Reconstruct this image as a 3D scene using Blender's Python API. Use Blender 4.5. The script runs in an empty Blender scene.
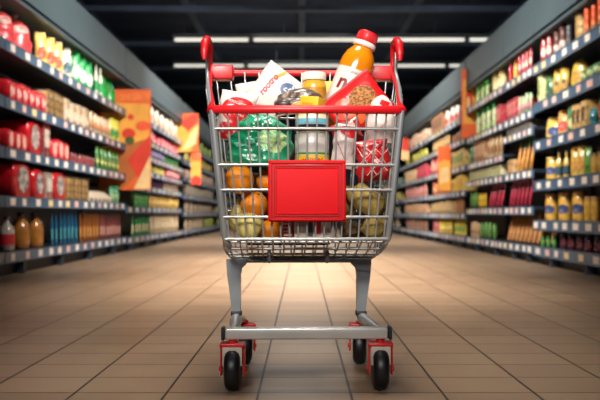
import bpy, math, random
from mathutils import Vector, Matrix, noise
R = math.radians
PI = math.pi
random.seed(7)
S = bpy.context.scene
COL = S.collection
F = 850.0          # focal length in pixels of the 600 px wide frame
HZ, VX, CAMZ = 214.0, 302.0, 0.51


def P(px, py, Y):
    return Vector(((px - VX) * Y / F, Y, CAMZ - (py - HZ) * Y / F))


# ------------------------------------------------------------------ materials
def lin(h):
    h = h.lstrip('#')
    out = []
    for i in (0, 2, 4):
        c = int(h[i:i + 2], 16) / 255
        out.append(c / 12.92 if c <= .04045 else ((c + .055) / 1.055) ** 2.4)
    return out


MATS = {}


def mat(h, rough=.5, metal=0., var=.18, scale=18., bump=0., second=None, thr=.5, coat=0., trans=0., bscale=None):
    key = (h, rough, metal, var, scale, bump, second, thr, coat, trans, bscale)
    if key in MATS:
        return MATS[key]
    m = bpy.data.materials.new('m_' + h.lstrip('#'))
    m.use_nodes = True
    nt = m.node_tree
    b = nt.nodes['Principled BSDF']
    b.inputs['Roughness'].default_value = rough
    b.inputs['Metallic'].default_value = metal
    if coat:
        b.inputs['Coat Weight'].default_value = coat
        b.inputs['Coat Roughness'].default_value = .12
    if trans:
        b.inputs['Transmission Weight'].default_value = trans
    tc = nt.nodes.new('ShaderNodeTexCoord')
    n = nt.nodes.new('ShaderNodeTexNoise')
    n.inputs['Scale'].default_value = scale
    n.inputs['Detail'].default_value = 3
    nt.links.new(tc.outputs['Object'], n.inputs['Vector'])
    r = nt.nodes.new('ShaderNodeValToRGB')
    c = lin(h)
    if second:
        r.color_ramp.elements[0].position = thr - .06
        r.color_ramp.elements[1].position = thr + .06
        r.color_ramp.elements[0].color = (*c, 1)
        r.color_ramp.elements[1].color = (*lin(second), 1)
    elif var == 'print':       # busy printed wrapping: dark, plain and pale motifs
        e = r.color_ramp.elements
        e[0].position, e[0].color = .34, (*[x * .38 for x in c], 1)
        e[1].position, e[1].color = .43, (*c, 1)
        for q, col in ((.57, c), (.66, [.75 * x + .17 for x in c])):
            k = e.new(q)
            k.color = (*col, 1)
        n.inputs['Detail'].default_value = 1.5
    else:
        r.color_ramp.elements[0].position = .3
        r.color_ramp.elements[1].position = .7
        r.color_ramp.elements[0].color = (*[x * (1 - var) for x in c], 1)
        r.color_ramp.elements[1].color = (*[min(1, x * (1 + var)) for x in c], 1)
    nt.links.new(n.outputs['Fac'], r.inputs['Fac'])
    nt.links.new(r.outputs['Color'], b.inputs['Base Color'])
    if bump:
        bp = nt.nodes.new('ShaderNodeBump')
        bp.inputs['Strength'].default_value = bump
        bp.inputs['Distance'].default_value = .01
        n2 = nt.nodes.new('ShaderNodeTexNoise')
        n2.inputs['Scale'].default_value = bscale or scale * 2
        n2.inputs['Detail'].default_value = 5
        nt.links.new(tc.outputs['Object'], n2.inputs['Vector'])
        nt.links.new(n2.outputs['Fac'], bp.inputs['Height'])
        nt.links.new(bp.outputs['Normal'], b.inputs['Normal'])
    MATS[key] = m
    return m


def mat_emit(h, strength):
    m = bpy.data.materials.new('lamp_glow')
    m.use_nodes = True
    b = m.node_tree.nodes['Principled BSDF']
    b.inputs['Base Color'].default_value = (*lin(h), 1)
    b.inputs['Emission Color'].default_value = (*lin(h), 1)
    b.inputs['Emission Strength'].default_value = strength
    return m


def mat_floor():
    m = bpy.data.materials.new('floor_tiles')
    m.use_nodes = True
    nt = m.node_tree
    b = nt.nodes['Principled BSDF']
    tc = nt.nodes.new('ShaderNodeTexCoord')
    mp = nt.nodes.new('ShaderNodeMapping')
    mp.inputs['Location'].default_value = (.124, .081, 0)
    br = nt.nodes.new('ShaderNodeTexBrick')
    br.offset = 0
    br.inputs['Scale'].default_value = 1
    br.inputs['Brick Width'].default_value = .262
    br.inputs['Row Height'].default_value = .228
    br.inputs['Mortar Size'].default_value = .004
    br.inputs['Mortar Smooth'].default_value = .2
    br.inputs['Color1'].default_value = (*lin('ad9176'), 1)
    br.inputs['Color2'].default_value = (*lin('a0846a'), 1)
    br.inputs['Mortar'].default_value = (*lin('241f1c'), 1)
    n = nt.nodes.new('ShaderNodeTexNoise')
    n.inputs['Scale'].default_value = 3.5
    n.inputs['Detail'].default_value = 6
    mx = nt.nodes.new('ShaderNodeMix')
    mx.data_type = 'RGBA'
    mx.blend_type = 'MULTIPLY'
    mx.inputs[0].default_value = .35
    rp = nt.nodes.new('ShaderNodeValToRGB')
    rp.color_ramp.elements[0].position = .3
    rp.color_ramp.elements[0].color = (.62, .6, .58, 1)
    rp.color_ramp.elements[1].position = .65
    rp.color_ramp.elements[1].color = (1, 1, 1, 1)
    L = nt.links.new
    L(tc.outputs['Object'], mp.inputs['Vector'])
    L(mp.outputs['Vector'], br.inputs['Vector'])
    L(tc.outputs['Object'], n.inputs['Vector'])
    L(n.outputs['Fac'], rp.inputs['Fac'])
    L(br.outputs['Color'], mx.inputs[6])
    L(rp.outputs['Color'], mx.inputs[7])
    L(mx.outputs[2], b.inputs['Base Color'])
    rr = nt.nodes.new('ShaderNodeMapRange')
    rr.inputs['To Min'].default_value = .3
    rr.inputs['To Max'].default_value = .46
    L(n.outputs['Fac'], rr.inputs['Value'])
    L(rr.outputs['Result'], b.inputs['Roughness'])
    bp = nt.nodes.new('ShaderNodeBump')
    bp.inputs['Strength'].default_value = .3
    bp.inputs['Distance'].default_value = .003
    bp.invert = True
    L(br.outputs['Fac'], bp.inputs['Height'])
    L(bp.outputs['Normal'], b.inputs['Normal'])
    return m


# ------------------------------------------------------------------ mesh builder
class MB:
    def __init__(self):
        self.v, self.f, self.sm, self.mi = [], [], [], []
        self.cur = 0

    def add(self, vs, fs, smooth=True):
        b = len(self.v)
        self.v += [tuple(v) for v in vs]
        for f in fs:
            self.f.append([b + i for i in f])
            self.sm.append(smooth)
            self.mi.append(self.cur)
        return self

    def box(self, lo, hi, bev=0.):
        x0, y0, z0 = lo
        x1, y1, z1 = hi
        if bev <= 0:
            vs = [(x, y, z) for z in (z0, z1) for y in (y0, y1) for x in (x0, x1)]
            fs = [(0, 2, 3, 1), (4, 5, 7, 6), (0, 1, 5, 4), (2, 6, 7, 3), (0, 4, 6, 2), (1, 3, 7, 5)]
            return self.add(vs, fs, False)
        b = min(bev, .49 * min(x1 - x0, y1 - y0, z1 - z0))
        # rounded-rect rings in z
        def ring(ins, z):
            a0, a1, c0, c1 = x0 + ins, x1 - ins, y0 + ins, y1 - ins
            rr = max(b - ins, b * .25)
            pts = []
            for cx, cy, s in ((a1 - rr, c1 - rr, 0), (a0 + rr, c1 - rr, 1), (a0 + rr, c0 + rr, 2), (a1 - rr, c0 + rr, 3)):
                for k in range(4):
                    a = s * PI / 2 + k * PI / 6
                    pts.append((cx + rr * math.cos(a), cy + rr * math.sin(a), z))
            return pts
        rings = [ring(b * (1 - math.sin(a)), z0 + b * (1 - math.cos(a))) for a in (0, PI / 6, PI / 3, PI / 2)]
        rings += [ring(b * (1 - math.sin(a)), z1 - b * (1 - math.cos(a))) for a in (PI / 2, PI / 3, PI / 6, 0)]
        return self.rings(rings)

    def rings(self, rings, caps=True, smooth=True, closed=True):
        n = len(rings[0])
        vs = [p for r in rings for p in r]
        fs = []
        for i in range(len(rings) - 1):
            for j in range(n if closed else n - 1):
                k = (j + 1) % n
                fs.append((i * n + j, i * n + k, (i + 1) * n + k, (i + 1) * n + j))
        self.add(vs, fs, smooth)
        if caps:
            self.add(rings[0], [tuple(reversed(range(n)))], False)
            self.add(rings[-1], [tuple(range(n))], False)
        return self

    def tube(self, path, r, seg=8, caps=True):
        path = [Vector(p) for p in path]
        rs = r if isinstance(r, (list, tuple)) else [r] * len(path)
        rings = []
        up = None
        for i, p in enumerate(path):
            t = (path[min(i + 1, len(path) - 1)] - path[max(i - 1, 0)]).normalized()
            if up is None:
                up = Vector((0, 0, 1)) if abs(t.z) < .9 else Vector((1, 0, 0))
            a = t.cross(up)
            if a.length < 1e-4:
                a = t.cross(Vector((0, 1, 0)))
            a.normalize()
            b = a.cross(t).normalized()
            up = b
            rings.append([p + (a * math.cos(q) + b * math.sin(q)) * rs[i] for q in [2 * PI * k / seg for k in range(seg)]])
        return self.rings(rings, caps)

    def lathe(self, prof, seg=20, sx=1., sy=1., off=(0, 0, 0), a0=0., a1=2 * PI):
        full = abs(a1 - a0 - 2 * PI) < 1e-6
        n = seg if full else seg + 1
        rings = []
        for r, z in prof:
            rings.append([(off[0] + r * sx * math.cos(a0 + (a1 - a0) * k / seg), off[1] + r * sy * math.sin(a0 + (a1 - a0) * k / seg), off[2] + z) for k in range(n)])
        return self.rings(rings, caps=full, closed=full)

    def blob(self, c, r, seed=0, amp=.12, fr=1.6, nu=20, nv=14):
        c = Vector(c)
        rings = []
        for i in range(nv + 1):
            th = PI * (i / nv) if 0 < i < nv else (.02 if i == 0 else PI - .02)
            row = []
            for k in range(nu):
                a = 2 * PI * k / nu
                d = Vector((math.sin(th) * math.cos(a), math.sin(th) * math.sin(a), -math.cos(th)))
                s = 1 + amp * noise.noise(d * fr + Vector((seed * 3.7, seed * 1.3, seed)))
                row.append(c + Vector((d.x * r[0], d.y * r[1], d.z * r[2])) * s)
            rings.append(row)
        return self.rings(rings)

    def xf(self, M):
        self.v = [tuple(M @ Vector(v)) for v in self.v]
        return self

    def mesh(self, name, mats):
        me = bpy.data.meshes.new(name)
        me.from_pydata(self.v, [], self.f)
        for m in (mats if isinstance(mats, (list, tuple)) else [mats]):
            me.materials.append(m)
        for p, s, i in zip(me.polygons, self.sm, self.mi):
            p.use_smooth = s
            p.material_index = i
        me.update()
        return me

    def build(self, name, mats, parent=None):
        o = bpy.data.objects.new(name, self.mesh(name, mats))
        COL.objects.link(o)
        if parent:
            o.parent = parent
        return o


def tag(o, label=None, cat=None, group=None, kind=None):
    if label:
        n = len(label.replace(',', ' ').split())
        if n < 4 or n > 16:
            print('LABEL LEN', n, label)
        o['label'] = label
    if cat:
        o['category'] = cat
    if group:
        o['group'] = group
    if kind:
        o['kind'] = kind
    return o


def empty(name, loc=(0, 0, 0), M=None):
    o = bpy.data.objects.new(name, None)
    o.empty_display_size = .1
    COL.objects.link(o)
    if M is not None:
        o.matrix_world = M
    else:
        o.location = loc
    return o


def text_mb(s, size, ext=.0006, font_shear=0., bold=0.):
    cu = bpy.data.curves.new('lettering', 'FONT')
    cu.body = s
    cu.size = size
    cu.align_x = 'CENTER'
    cu.align_y = 'CENTER'
    cu.extrude = ext
    cu.offset = bold
    cu.shear = font_shear
    cu.resolution_u = 3
    o = bpy.data.objects.new('lettering', cu)
    COL.objects.link(o)
    dg = bpy.context.evaluated_depsgraph_get()
    me = bpy.data.meshes.new_from_object(o.evaluated_get(dg))
    mb = MB()
    # text plane (x, y, depth) -> upright, facing -Y
    mb.add([(v.co.x, -v.co.z, v.co.y) for v in me.vertices], [list(p.vertices) for p in me.polygons], False)
    bpy.data.objects.remove(o)
    bpy.data.curves.remove(cu)
    bpy.data.meshes.remove(me)
    return mb


# ------------------------------------------------------------------ soft pouch
class Pouch:
    """A filled bag: width along X, depth along Y, front towards -Y, base at z=0."""

    def __init__(s, w, d, h, kind='stand', seed=0, noise_amp=.06, n=2.5, fr=2.2, topw=.92):
        s.w, s.d, s.h, s.kind, s.seed, s.na, s.n, s.fr, s.topw = w, d, h, kind, seed, noise_amp, n, fr, topw

    def fd(s, t):
        if s.kind == 'stand':       # flat bottom, crimped top
            if t < .15:
                return .8 + .2 * math.sin(t / .15 * PI / 2)
            if t > .55:
                q = (t - .55) / .45
                return max(.06, math.cos(q * PI / 2) ** .8)
            return 1.
        if s.kind == 'pillow':
            return max(.05, math.sin(PI * min(max(t, 0), 1)) ** .62)
        if s.kind == 'brick':
            if t < .06 or t > .94:
                return .86
            return 1.
        if s.kind == 'dome':
            return max(.05, (1 - max(0, (t - .25) / .75) ** 2.2) ** .6) * (.85 + .15 * min(1, t / .12))
        return 1.

    def fw(s, t):
        if s.kind == 'stand':
            return .94 + .06 * math.sin(min(t / .3, 1) * PI / 2) - (1 - s.topw) * max(0, (t - .6) / .4)
        if s.kind == 'pillow':
            return .95 + .05 * abs(2 * t - 1)
        if s.kind == 'dome':
            return max(.1, (1 - max(0, (t - .2) / .8) ** 2.6) ** .5)
        if s.kind == 'brick':
            return .98 if .05 < t < .95 else .93
        return 1.

    def pt(s, a, t, off=0.):
        W, D = s.w / 2 * s.fw(t), s.d / 2 * s.fd(t)
        c, q = math.cos(a), math.sin(a)
        x = W * math.copysign(abs(c) ** (2 / s.n), c)
        y = D * math.copysign(abs(q) ** (2 / s.n), q)
        z = s.h * t
        k = noise.noise(Vector((x / s.w * s.fr * 2, y / s.d * s.fr, z / s.h * s.fr * 2)) + Vector((s.seed * 5.1, s.seed * 2.3, s.seed)))
        k2 = noise.noise(Vector((x / s.w * 9, y / s.d * 5, z / s.h * 9)) + Vector((s.seed, s.seed * 7.3, 3)))
        amp = s.na * min(s.w, s.h)
        dk = (k + .45 * k2) * amp * min(1, s.fd(t) * 1.6) * min(1, t / .08 + .2)
        v = Vector((x, y, 0))
        l = v.length or 1
        v = v * (1 + (dk * .6 + off) / l)
        return Vector((v.x, v.y, z + (.3 * dk if t > .9 else 0)))

    def body(s, nu=28, nt=16):
        ts = [i / nt for i in range(nt + 1)]
        return MB().rings([[s.pt(2 * PI * k / nu, t) for k in range(nu)] for t in ts])

    def front(s, x, z, off=.0015):
        t = min(max(z / s.h, 0), 1)
        W = s.w / 2 * s.fw(t)
        c = max(-1, min(1, x / W))
        c = math.copysign(abs(c) ** (s.n / 2), c)
        a = -math.acos(max(-.999, min(.999, c)))
        return s.pt(a, t, off)

    def drape(s, mb, cx, cz, rot=0., off=.0018):
        """Lay a flat XZ patch on the front of the bag."""
        cr, sr = math.cos(rot), math.sin(rot)
        out = []
        for x, y, z in mb.v:
            X, Z = cx + x * cr - z * sr, cz + x * sr + z * cr
            p = s.front(X, Z, off)
            out.append((p.x, p.y + (y if y < 0 else 0), p.z))
        mb.v = out
        return mb


def patch_rect(w, h, n=8):
    vs = [(-w / 2 + w * i / n, 0, -h / 2 + h * j / n) for j in range(n + 1) for i in range(n + 1)]
    fs = [(j * (n + 1) + i, j * (n + 1) + i + 1, (j + 1) * (n + 1) + i + 1, (j + 1) * (n + 1) + i) for j in range(n) for i in range(n)]
    return MB().add(vs, fs)


def patch_oval(w, h, n=24, m=5, hole=0.):
    rad = [hole + (1 - hole) * i / m for i in range(m + 1)]
    vs = [(w / 2 * r * math.cos(2 * PI * k / n), 0, h / 2 * r * math.sin(2 * PI * k / n)) for r in rad for k in range(n)]
    fs = [(i * n + k, (i + 1) * n + k, (i + 1) * n + (k + 1) % n, i * n + (k + 1) % n) for i in range(m) for k in range(n)]
    return MB().add(vs, fs)


# ------------------------------------------------------------------ camera
cam = bpy.data.cameras.new('camera')
co = bpy.data.objects.new('camera', cam)
COL.objects.link(co)
co.location = (0, 0, CAMZ)
co.rotation_euler = (R(90), 0, 0)
cam.sensor_width = 36
cam.lens = F / 600 * 36
cam.shift_x = -(VX - 300) / 600
cam.shift_y = (HZ - 200) / 600
cam.clip_end = 100
cam.dof.use_dof = True
cam.dof.focus_distance = 2.5
cam.dof.aperture_fstop = 3.8
S.camera = co

# ------------------------------------------------------------------ room shell
FARY = 32.0
m_ceil = mat('3a5070', .8, var=.2, scale=1.5)
m_dark = mat('253752', .7, var=.2, scale=2)


def struct(name, mb, m):
    return tag(mb.build(name, m), kind='structure')


struct('floor', MB().box((-9, -3, -.1), (9, FARY, 0)), mat_floor())
struct('ceiling', MB().box((-9, -3, 4.9), (9, FARY, 5.05)), m_ceil)
struct('wall_back', MB().box((-9, FARY, 0), (9, FARY + .15, 5.05)), m_dark)
struct('wall_left', MB().box((-9.15, -3, 0), (-9, FARY, 5.05)), m_dark)
struct('wall_right', MB().box((9, -3, 0), (9.15, FARY, 5.05)), m_dark)
m_beam = mat('566b88', .6, var=.2, scale=2)
k = 0
for x in (-4.6, -2.3, 0, 2.3, 4.6):
    k += 1
    struct('trim_%d' % k, MB().box((x - .07, -3, 4.66), (x + .07, FARY, 4.9)), m_beam)
for y in (13.5, 17, 20.5, 24, 27.5):
    k += 1
    struct('trim_%d' % k, MB().box((-9, y - .1, 4.56), (9, y + .1, 4.66)), m_beam)

# ceiling tube lights across the aisle
m_house = mat('3a3f45', .5)
m_glow = mat_emit('e6e4d8', .95)


def tube_light(x0, x1, y, z, label, group):
    t = empty('tube_light', ((x0 + x1) / 2, y, z))
    h = (x1 - x0) / 2 - .012
    MB().box((-h, -.07, .03), (h, .07, .07)).box((-h, -.02, .07), (h, .02, .12)).build('housing', m_house, t)
    MB().tube([(-h + .05, 0, -.005), (h - .05, 0, -.005)], .036, 10).build('tube', m_glow, t)
    mb = MB()
    for s in (-1, 1):
        mb.box((s * (h - .02) - .01, -.045, -.05), (s * (h - .02) + .01, .045, .03))
    mb.build('end_cap', m_house, t)
    for s in (-1, 1):
        MB().tube([(s * h * .7, 0, .12), (s * h * .7, 0, 4.56 - z)], .008, 6).build('hanger', m_house, t)
    tag(t, label, 'ceiling light', group)


YA, YB = 17.9, 20.9
za, zb = P(0, 39.5, YA).z, P(0, 65.5, YB).z
xs = [P(q, 0, YA).x for q in (172, 251, 467, 600)]
for i, n in enumerate(('short white tube light starting the upper strip over the cart handle',
                       'long white tube light in the middle of the upper strip',
                       'white tube light of the upper strip running behind the yellow-jar side header')):
    tube_light(xs[i], xs[i + 1], YA, za, n, 'upper strip of tube lights')
xs = [P(q, 0, YB).x for q in (172, 246, 447, 580)]
for i, n in enumerate(('short white tube light starting the lower strip beside the cart handle',
                       'long white tube light of the lower strip behind the orange bottle',
                       'white tube light of the lower strip running behind the yellow-jar side header')):
    tube_light(xs[i], xs[i + 1], YB, zb, n, 'lower strip of tube lights')

# ------------------------------------------------------------------ shelving
XF = 2.35
m_navy = mat('141c28', .55, var=.15, scale=4)
m_board = mat('1c2531', .45, var=.15, scale=4)
m_rail = mat('45617c', .35, var=.2, scale=6)
m_head = mat('46555b', .5, var=.08, scale=1.2)
m_post = mat('2a3644', .5)
TAGS = [mat('efe4d6', .5, var=.05), mat('e8bfb4', .5, var=.05), mat('efd59a', .5, var=.05), mat('f3e9e0', .5, var=.05)]


def rack(side, y0, y1, shelves, label, sp, group, tag_w=.1, rail_h=.085):
    """side -1 = the rack along the west edge of the aisle, +1 the opposite one. Front edge of shelves at |x| = XF."""
    t = empty('shelf_rack', (side * XF, (y0 + y1) / 2, 0))
    cy = (y0 + y1) / 2
    g = .012

    def bx(x0, x1, ya, yb, z0, z1, mb=None):
        a, b = sorted((side * x0, side * x1))
        return (mb or MB()).box((a, ya - cy, z0), (b, yb - cy, z1))
    bx(.60, .63, y0 + g, y1 - g, 0, 2.72).build('back_panel', m_navy, t)
    bx(.10, .13, y0 + g, y1 - g, .0, .10).build('kick_plate', m_navy, t)
    bx(0, .60, y0 + g, y1 - g, 2.30, 2.33, bx(0, .025, y0 + g, y1 - g, 2.27, 2.73)).build('header_panel', m_head, t)
    for yy in (y0 + .04, y1 - .04):
        bx(.56, .6, yy - .025, yy + .025, 0, 2.3).build('upright', m_post, t)
    n = max(2, int((y1 - y0) / 1.0))
    for i in range(n):
        yy = y0 + (i + .5) * (y1 - y0) / n
        bx(.03, .095, yy - .03, yy + .03, 0, .10).build('foot', m_post, t)
    for k, sh in enumerate(shelves):
        z, a, b = sh if isinstance(sh, tuple) else (sh, y0, y1)
        a, b = a + g, b - g
        s = bx(.012, .555 if k < len(shelves) - 1 or True else .5, a, b, z + .012, z + .042).build('shelf', m_board, t)
        mb = bx(0, .012, a, b, z - rail_h / 2, z + rail_h / 2)
        bx(-.004, 0, a, b, z + rail_h / 2 - .01, z + rail_h / 2 + .002, mb)
        bx(-.004, 0, a, b, z - rail_h / 2 - .002, z - rail_h / 2 + .008, mb)
        mb.build('price_rail', m_rail, s)
        y = a + sp * .5
        tagmesh = None
        while y < b - .08:
            w = tag_w * random.uniform(.85, 1.25)
            c = random.choices(TAGS, (5, 3, 2, 4))[0]
            bx(-.005, -.001, y - w / 2, y + w / 2, z - .03, z + .03).build('price_tag', c, s)
            y += sp * random.uniform(.8, 1.2)
    tag(t, label, 'shelf rack', group)
    return t


def YL(px):
    return F * XF / (VX - px)


def YR(px):
    return F * XF / (px - VX)


L1 = [1.855, 1.396, 1.0, .61, .16]
L2 = [1.90, 1.59, 1.355, 1.12, .885, .57, .15]
L3 = [1.90, 1.55, 1.2, .85, .5, .15]
R1 = [1.96, 1.575, 1.19, .79, .40, .14]
R2a = [1.97, 1.54, 1.17, .925, .545, .145]
R2b = [1.97, 1.54, 1.36, .925, .545, .145]
R3 = [1.89, 1.57, 1.18, .81, .48, .145]
GR = 'dark supermarket shelf racks lining the aisle'
yl0, yl1 = YL(5), YL(126)
rack(-1, 4.6, yl0, L1, 'dark shelf rack cut by the frame before the blue-bottle rack', .34, GR)
rack(-1, yl0, yl1, L1, 'dark five-shelf rack with blue bottles on its bottom shelf', .33, GR)
rack(-1, yl1 + .035, 16.7, L2, 'dark seven-shelf rack just past the big orange fruit poster', .45, GR)
rack(-1, 16.8, 23.4, L3, 'dark shelf rack past the small orange-red posters', .7, GR)
rack(-1, 23.4, 31.2, L3, 'dark shelf rack deepest along the blue-bottle side of the aisle', .9, GR)
yr1, yr2, yr3 = YR(533), YR(503), YR(466)
rack(1, 4.6, yr1, R1, 'dark six-shelf rack with blue-labelled yellow jars', .33, GR, .12, .1)
rack(1, yr1, yr2, R2b, 'dark shelf rack with crimson vegetables and a basket of brown sticks', .24, GR)
rack(1, yr2, yr3, R2a, 'dark shelf rack with tall leeks beside the slim orange poster', .24, GR)
rack(1, yr3 + .05, 15.85, R3, 'dark shelf rack with red-dotted white packets on its top shelf', .36, GR)
rack(1, 15.85, 20.5, R3, 'dark shelf rack with cream boxes near the hanging orange poster', .6, GR)
rack(1, 20.5, 31.2, R3, 'dark shelf rack deepest along the yellow-jar side of the aisle', .9, GR)

# ------------------------------------------------------------------ products
ORD = ['first', 'second', 'third', 'fourth', 'fifth', 'sixth', 'seventh', 'eighth', 'ninth', 'tenth', 'eleventh', 'twelfth', 'thirteenth', 'fourteenth']
PROTO = {}


def plastic(h):
    return mat(h, .32, var='print', scale=17, coat=.3)


def paper(h):
    return mat(h, .6, var='print', scale=21)


def make_proto(kind, w, d, h, cols, seed, parts):
    """list of (name, mesh) - the first is the body; width X, front -Y, base z = 0"""
    c = list(cols) + [cols[-1]] * 4
    out = []
    if kind in ('bag', 'dome', 'pillow', 'brick'):
        pk = {'bag': 'stand', 'dome': 'dome', 'pillow': 'pillow', 'brick': 'brick'}[kind]
        p = Pouch(w * .96, d, h, pk, seed, .07 if kind != 'brick' else .025, n=2.4 if kind != 'brick' else 5)
        out.append(('body', p.body(20, 12), plastic(c[0])))
        if parts and len(cols) > 1:
            out.append(('print', p.drape(patch_oval(w * .66, h * .4), 0, h * .4, off=.004), paper(c[1])))
        if parts and len(cols) > 2:
            out.append(('emblem', p.drape(patch_oval(w * .34, h * .16), 0, h * .5, off=.007), paper(c[2])))
        if parts and kind == 'bag':
            mb = MB().box((-w * .4, -.006, h * .95), (w * .4, .006, h * 1.06))
            out.append(('crimp', mb, plastic(c[0])))
    elif kind == 'net':        # bulging net of round fruit, tied on top
        mb = MB()
        p = Pouch(w * .97, d, h * .9, 'dome', seed, .12, n=2.1, fr=3.4)
        out.append(('body', p.body(24, 16), mat(c[0], .3, var=.3, scale=30, coat=.4, bump=.4, bscale=60)))
        if parts:
            out.append(('knot', MB().lathe([(.016, h * .84), (.011, h * .91), (.03, h), (.024, h * 1.01)], 8), plastic(c[1])))
            out.append(('print', p.drape(patch_oval(w * .5, h * .2), 0, h * .62, off=.004), paper(c[1])))
    elif kind == 'box':
        g = .97 if parts else .8
        out.append(('body', MB().box((-w / 2 * g, -d / 2, 0), (w / 2 * g, d / 2, h), .006), paper(c[0])))
        if parts and len(cols) > 1:
            out.append(('print', MB().box((-w * .34, -d / 2 - .002, h * .28), (w * .34, -d / 2, h * .8)), paper(c[1])))
        if parts and len(cols) > 2:
            out.append(('band', MB().box((-w * .47, -d / 2 - .0015, h * .1), (w * .47, -d / 2, h * .2)), paper(c[2])))
    elif kind == 'crate':      # gridded wrap of tins
        out.append(('body', MB().box((-w / 2 * .97, -d / 2, 0), (w / 2 * .97, d / 2, h), .008), plastic(c[0])))
        if parts:
            mb = MB()
            for i in range(4):
                z = h * (.03 + .31 * i)
                mb.box((-w / 2 * .98, -d / 2 - .004, z), (w / 2 * .98, d / 2 + .002, z + .012))
            for i in (-.49, 0, .44):
                mb.box((i * w, -d / 2 - .004, 0), (i * w + .012, -d / 2 + .001, h))
            out.append(('strap_lattice', mb, paper(c[1])))
    elif kind == 'tub':        # round-topped wrapped pack, label on its end
        n = 14
        r = min(w / 2, h / 2) * .55
        def sec(sc, y):
            pts = [(-w / 2 * sc, y, 0), (w / 2 * sc, y, 0)]
            hh = h * (sc if y < 0 or True else 1)
            for i in range(n + 1):
                a = PI * i / n
                pts.append((w / 2 * sc * math.copysign(abs(math.cos(a)) ** .6, math.cos(a)), y, hh - r + r * math.sin(a) ** .8 if r * math.sin(a) > 0 else hh - r))
            return pts
        rings = [sec(.86, -d / 2), sec(.94, -d / 2 + .015), sec(.97, -d / 2 + .04), sec(.97, d / 2 - .03), sec(.9, d / 2)]
        out.append(('body', MB().rings(rings), mat(c[0], .28, var=.25, scale=14, coat=.5)))
        if parts and len(cols) > 1:
            out.append(('print', MB().add(*(lambda q: (q.v, q.f))(patch_oval(w * .62, h * .7))).xf(Matrix.Translation((0, -d / 2 - .003, h * .48))), mat(c[1], .5, second=c[2] if len(cols) > 2 else c[1], scale=24)))
    elif kind == 'bottle':
        r = w / 2 * .94
        out.append(('body', MB().lathe([(r * .8, 0), (r, .012), (r, h * .52), (r * .96, h * .6), (r * .6, h * .74), (r * .34, h * .82), (r * .32, h * .9)], 16), mat(c[0], .18, var=.25, scale=12, coat=.5)))
        if parts:
            out.append(('cap', MB().lathe([(r * .42, h * .89), (r * .42, h * .98), (r * .36, h)], 12), plastic(c[1])))
            if len(cols) > 2:
                out.append(('sticker', MB().lathe([(r * 1.015, h * .16), (r * 1.015, h * .48)], 16), mat(c[2], .5, var=.3, scale=30)))
    elif kind == 'jug':
        r = w / 2 * .95
        out.append(('body', MB().lathe([(r * .75, 0), (r * .95, .015), (r, h * .25), (r * .95, h * .55), (r * .7, h * .75), (r * .35, h * .84), (r * .32, h * .9)], 18, 1, min(1.3, d / w)), mat(c[0], .2, var=.3, scale=9, coat=.5)))
        if parts:
            out.append(('cap', MB().lathe([(r * .42, h * .89), (r * .42, h), (r * .3, h * 1.01)], 12), plastic(c[1])))
            out.append(('handle', MB().tube([(r * .35, 0, h * .86), (r * .8, 0, h * .8), (r * 1.0, 0, h * .6), (r * .97, 0, h * .3)], .012, 6), plastic(c[1])))
    elif kind == 'jar':
        r = w / 2 * .95
        out.append(('body', MB().lathe([(r * .85, 0), (r * .98, .012), (r, h * .3), (r, h * .66), (r * .93, h * .8), (r * .8, h * .86), (r * .8, h * .88)], 18), mat(c[0], .2, var=.3, scale=22, coat=.5)))
        if parts:
            out.append(('lid', MB().lathe([(r * .9, h * .865), (r * .92, h * .88), (r * .92, h * .985), (r * .84, h)], 18), plastic(c[1])))
            if len(cols) > 2:
                mb = patch_oval(w * .74, h * .34)
                mb.v = [(x, -math.sqrt(max(0, (r * 1.02) ** 2 - x * x)), z + h * .42) for x, y, z in mb.v]
                out.append(('sticker', mb, paper(c[2])))
    elif kind == 'tin':        # tall ribbed stack of tins
        r = w / 2 * .96
        prof = [(r * .9, 0)]
        for i in range(4):
            z = h * i / 4
            prof += [(r, z + .006), (r, z + h / 4 - .012), (r * .93, z + h / 4 - .006), (r * .93, z + h / 4 - .001)]
        prof.append((r * .85, h))
        out.append(('body', MB().lathe(prof, 16), mat(c[0], .4, var=.25, scale=20)))
        if parts and len(cols) > 1:
            out.append(('sticker', MB().lathe([(r * 1.012, h * .08), (r * 1.012, h * .42)], 16), paper(c[1])))
    elif kind == 'leek':       # wrapped stalks, green tops
        p = Pouch(w * .9, d, h * .8, 'stand', seed, .08, n=2.1)
        out.append(('stalk', p.body(16, 10), mat(c[0], .4, second=c[1], thr=.5, scale=26)))
        if parts:
            mb = MB()
            for i in range(5):
                a = 2 * PI * i / 5 + seed
                mb.tube([(0, 0, h * .7), (.02 * math.cos(a), .02 * math.sin(a), h * .82), (w * .34 * math.cos(a), w * .3 * math.sin(a), h)], [.016, .02, .006], 6)
            out.append(('leaves', mb, mat(c[2], .45, var=.35, scale=20)))
    elif kind == 'root':       # leaning tapered vegetable with a leafy end
        l = h * 1.35
        A = Vector((-w * .1, -d * .42, .001 + w * .34))
        B = Vector((w * .5, d * .3, h))
        rr = w * .36
        mb = MB().tube([A, A.lerp(B, .12), A.lerp(B, .45), A.lerp(B, .8), B], [rr * .5, rr * .95, rr, rr * .7, rr * .25], 10)
        out.append(('body', mb, mat(c[0], .35, var=.35, scale=16, coat=.3)))
        if parts and len(cols) > 1:
            mb = MB().tube([A.lerp(B, .86), A.lerp(B, 1.06), A.lerp(B, 1.2)], [rr * .45, rr * .7, rr * .2], 8)
            out.append(('leafy_top', mb, mat(c[1], .45, var=.35, scale=20)))
    elif kind == 'wedge':      # low slanted pack
        mb = MB()
        y = d / 2
        prof = [(-y, 0), (y, 0), (y, h), (-y * .2, h), (-y, h * .35)]
        mb.rings([[(x, a, b) for a, b in prof] for x in (-w / 2 * .9, w / 2 * .9)], smooth=False)
        out.append(('body', mb, paper(c[0])))
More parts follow.
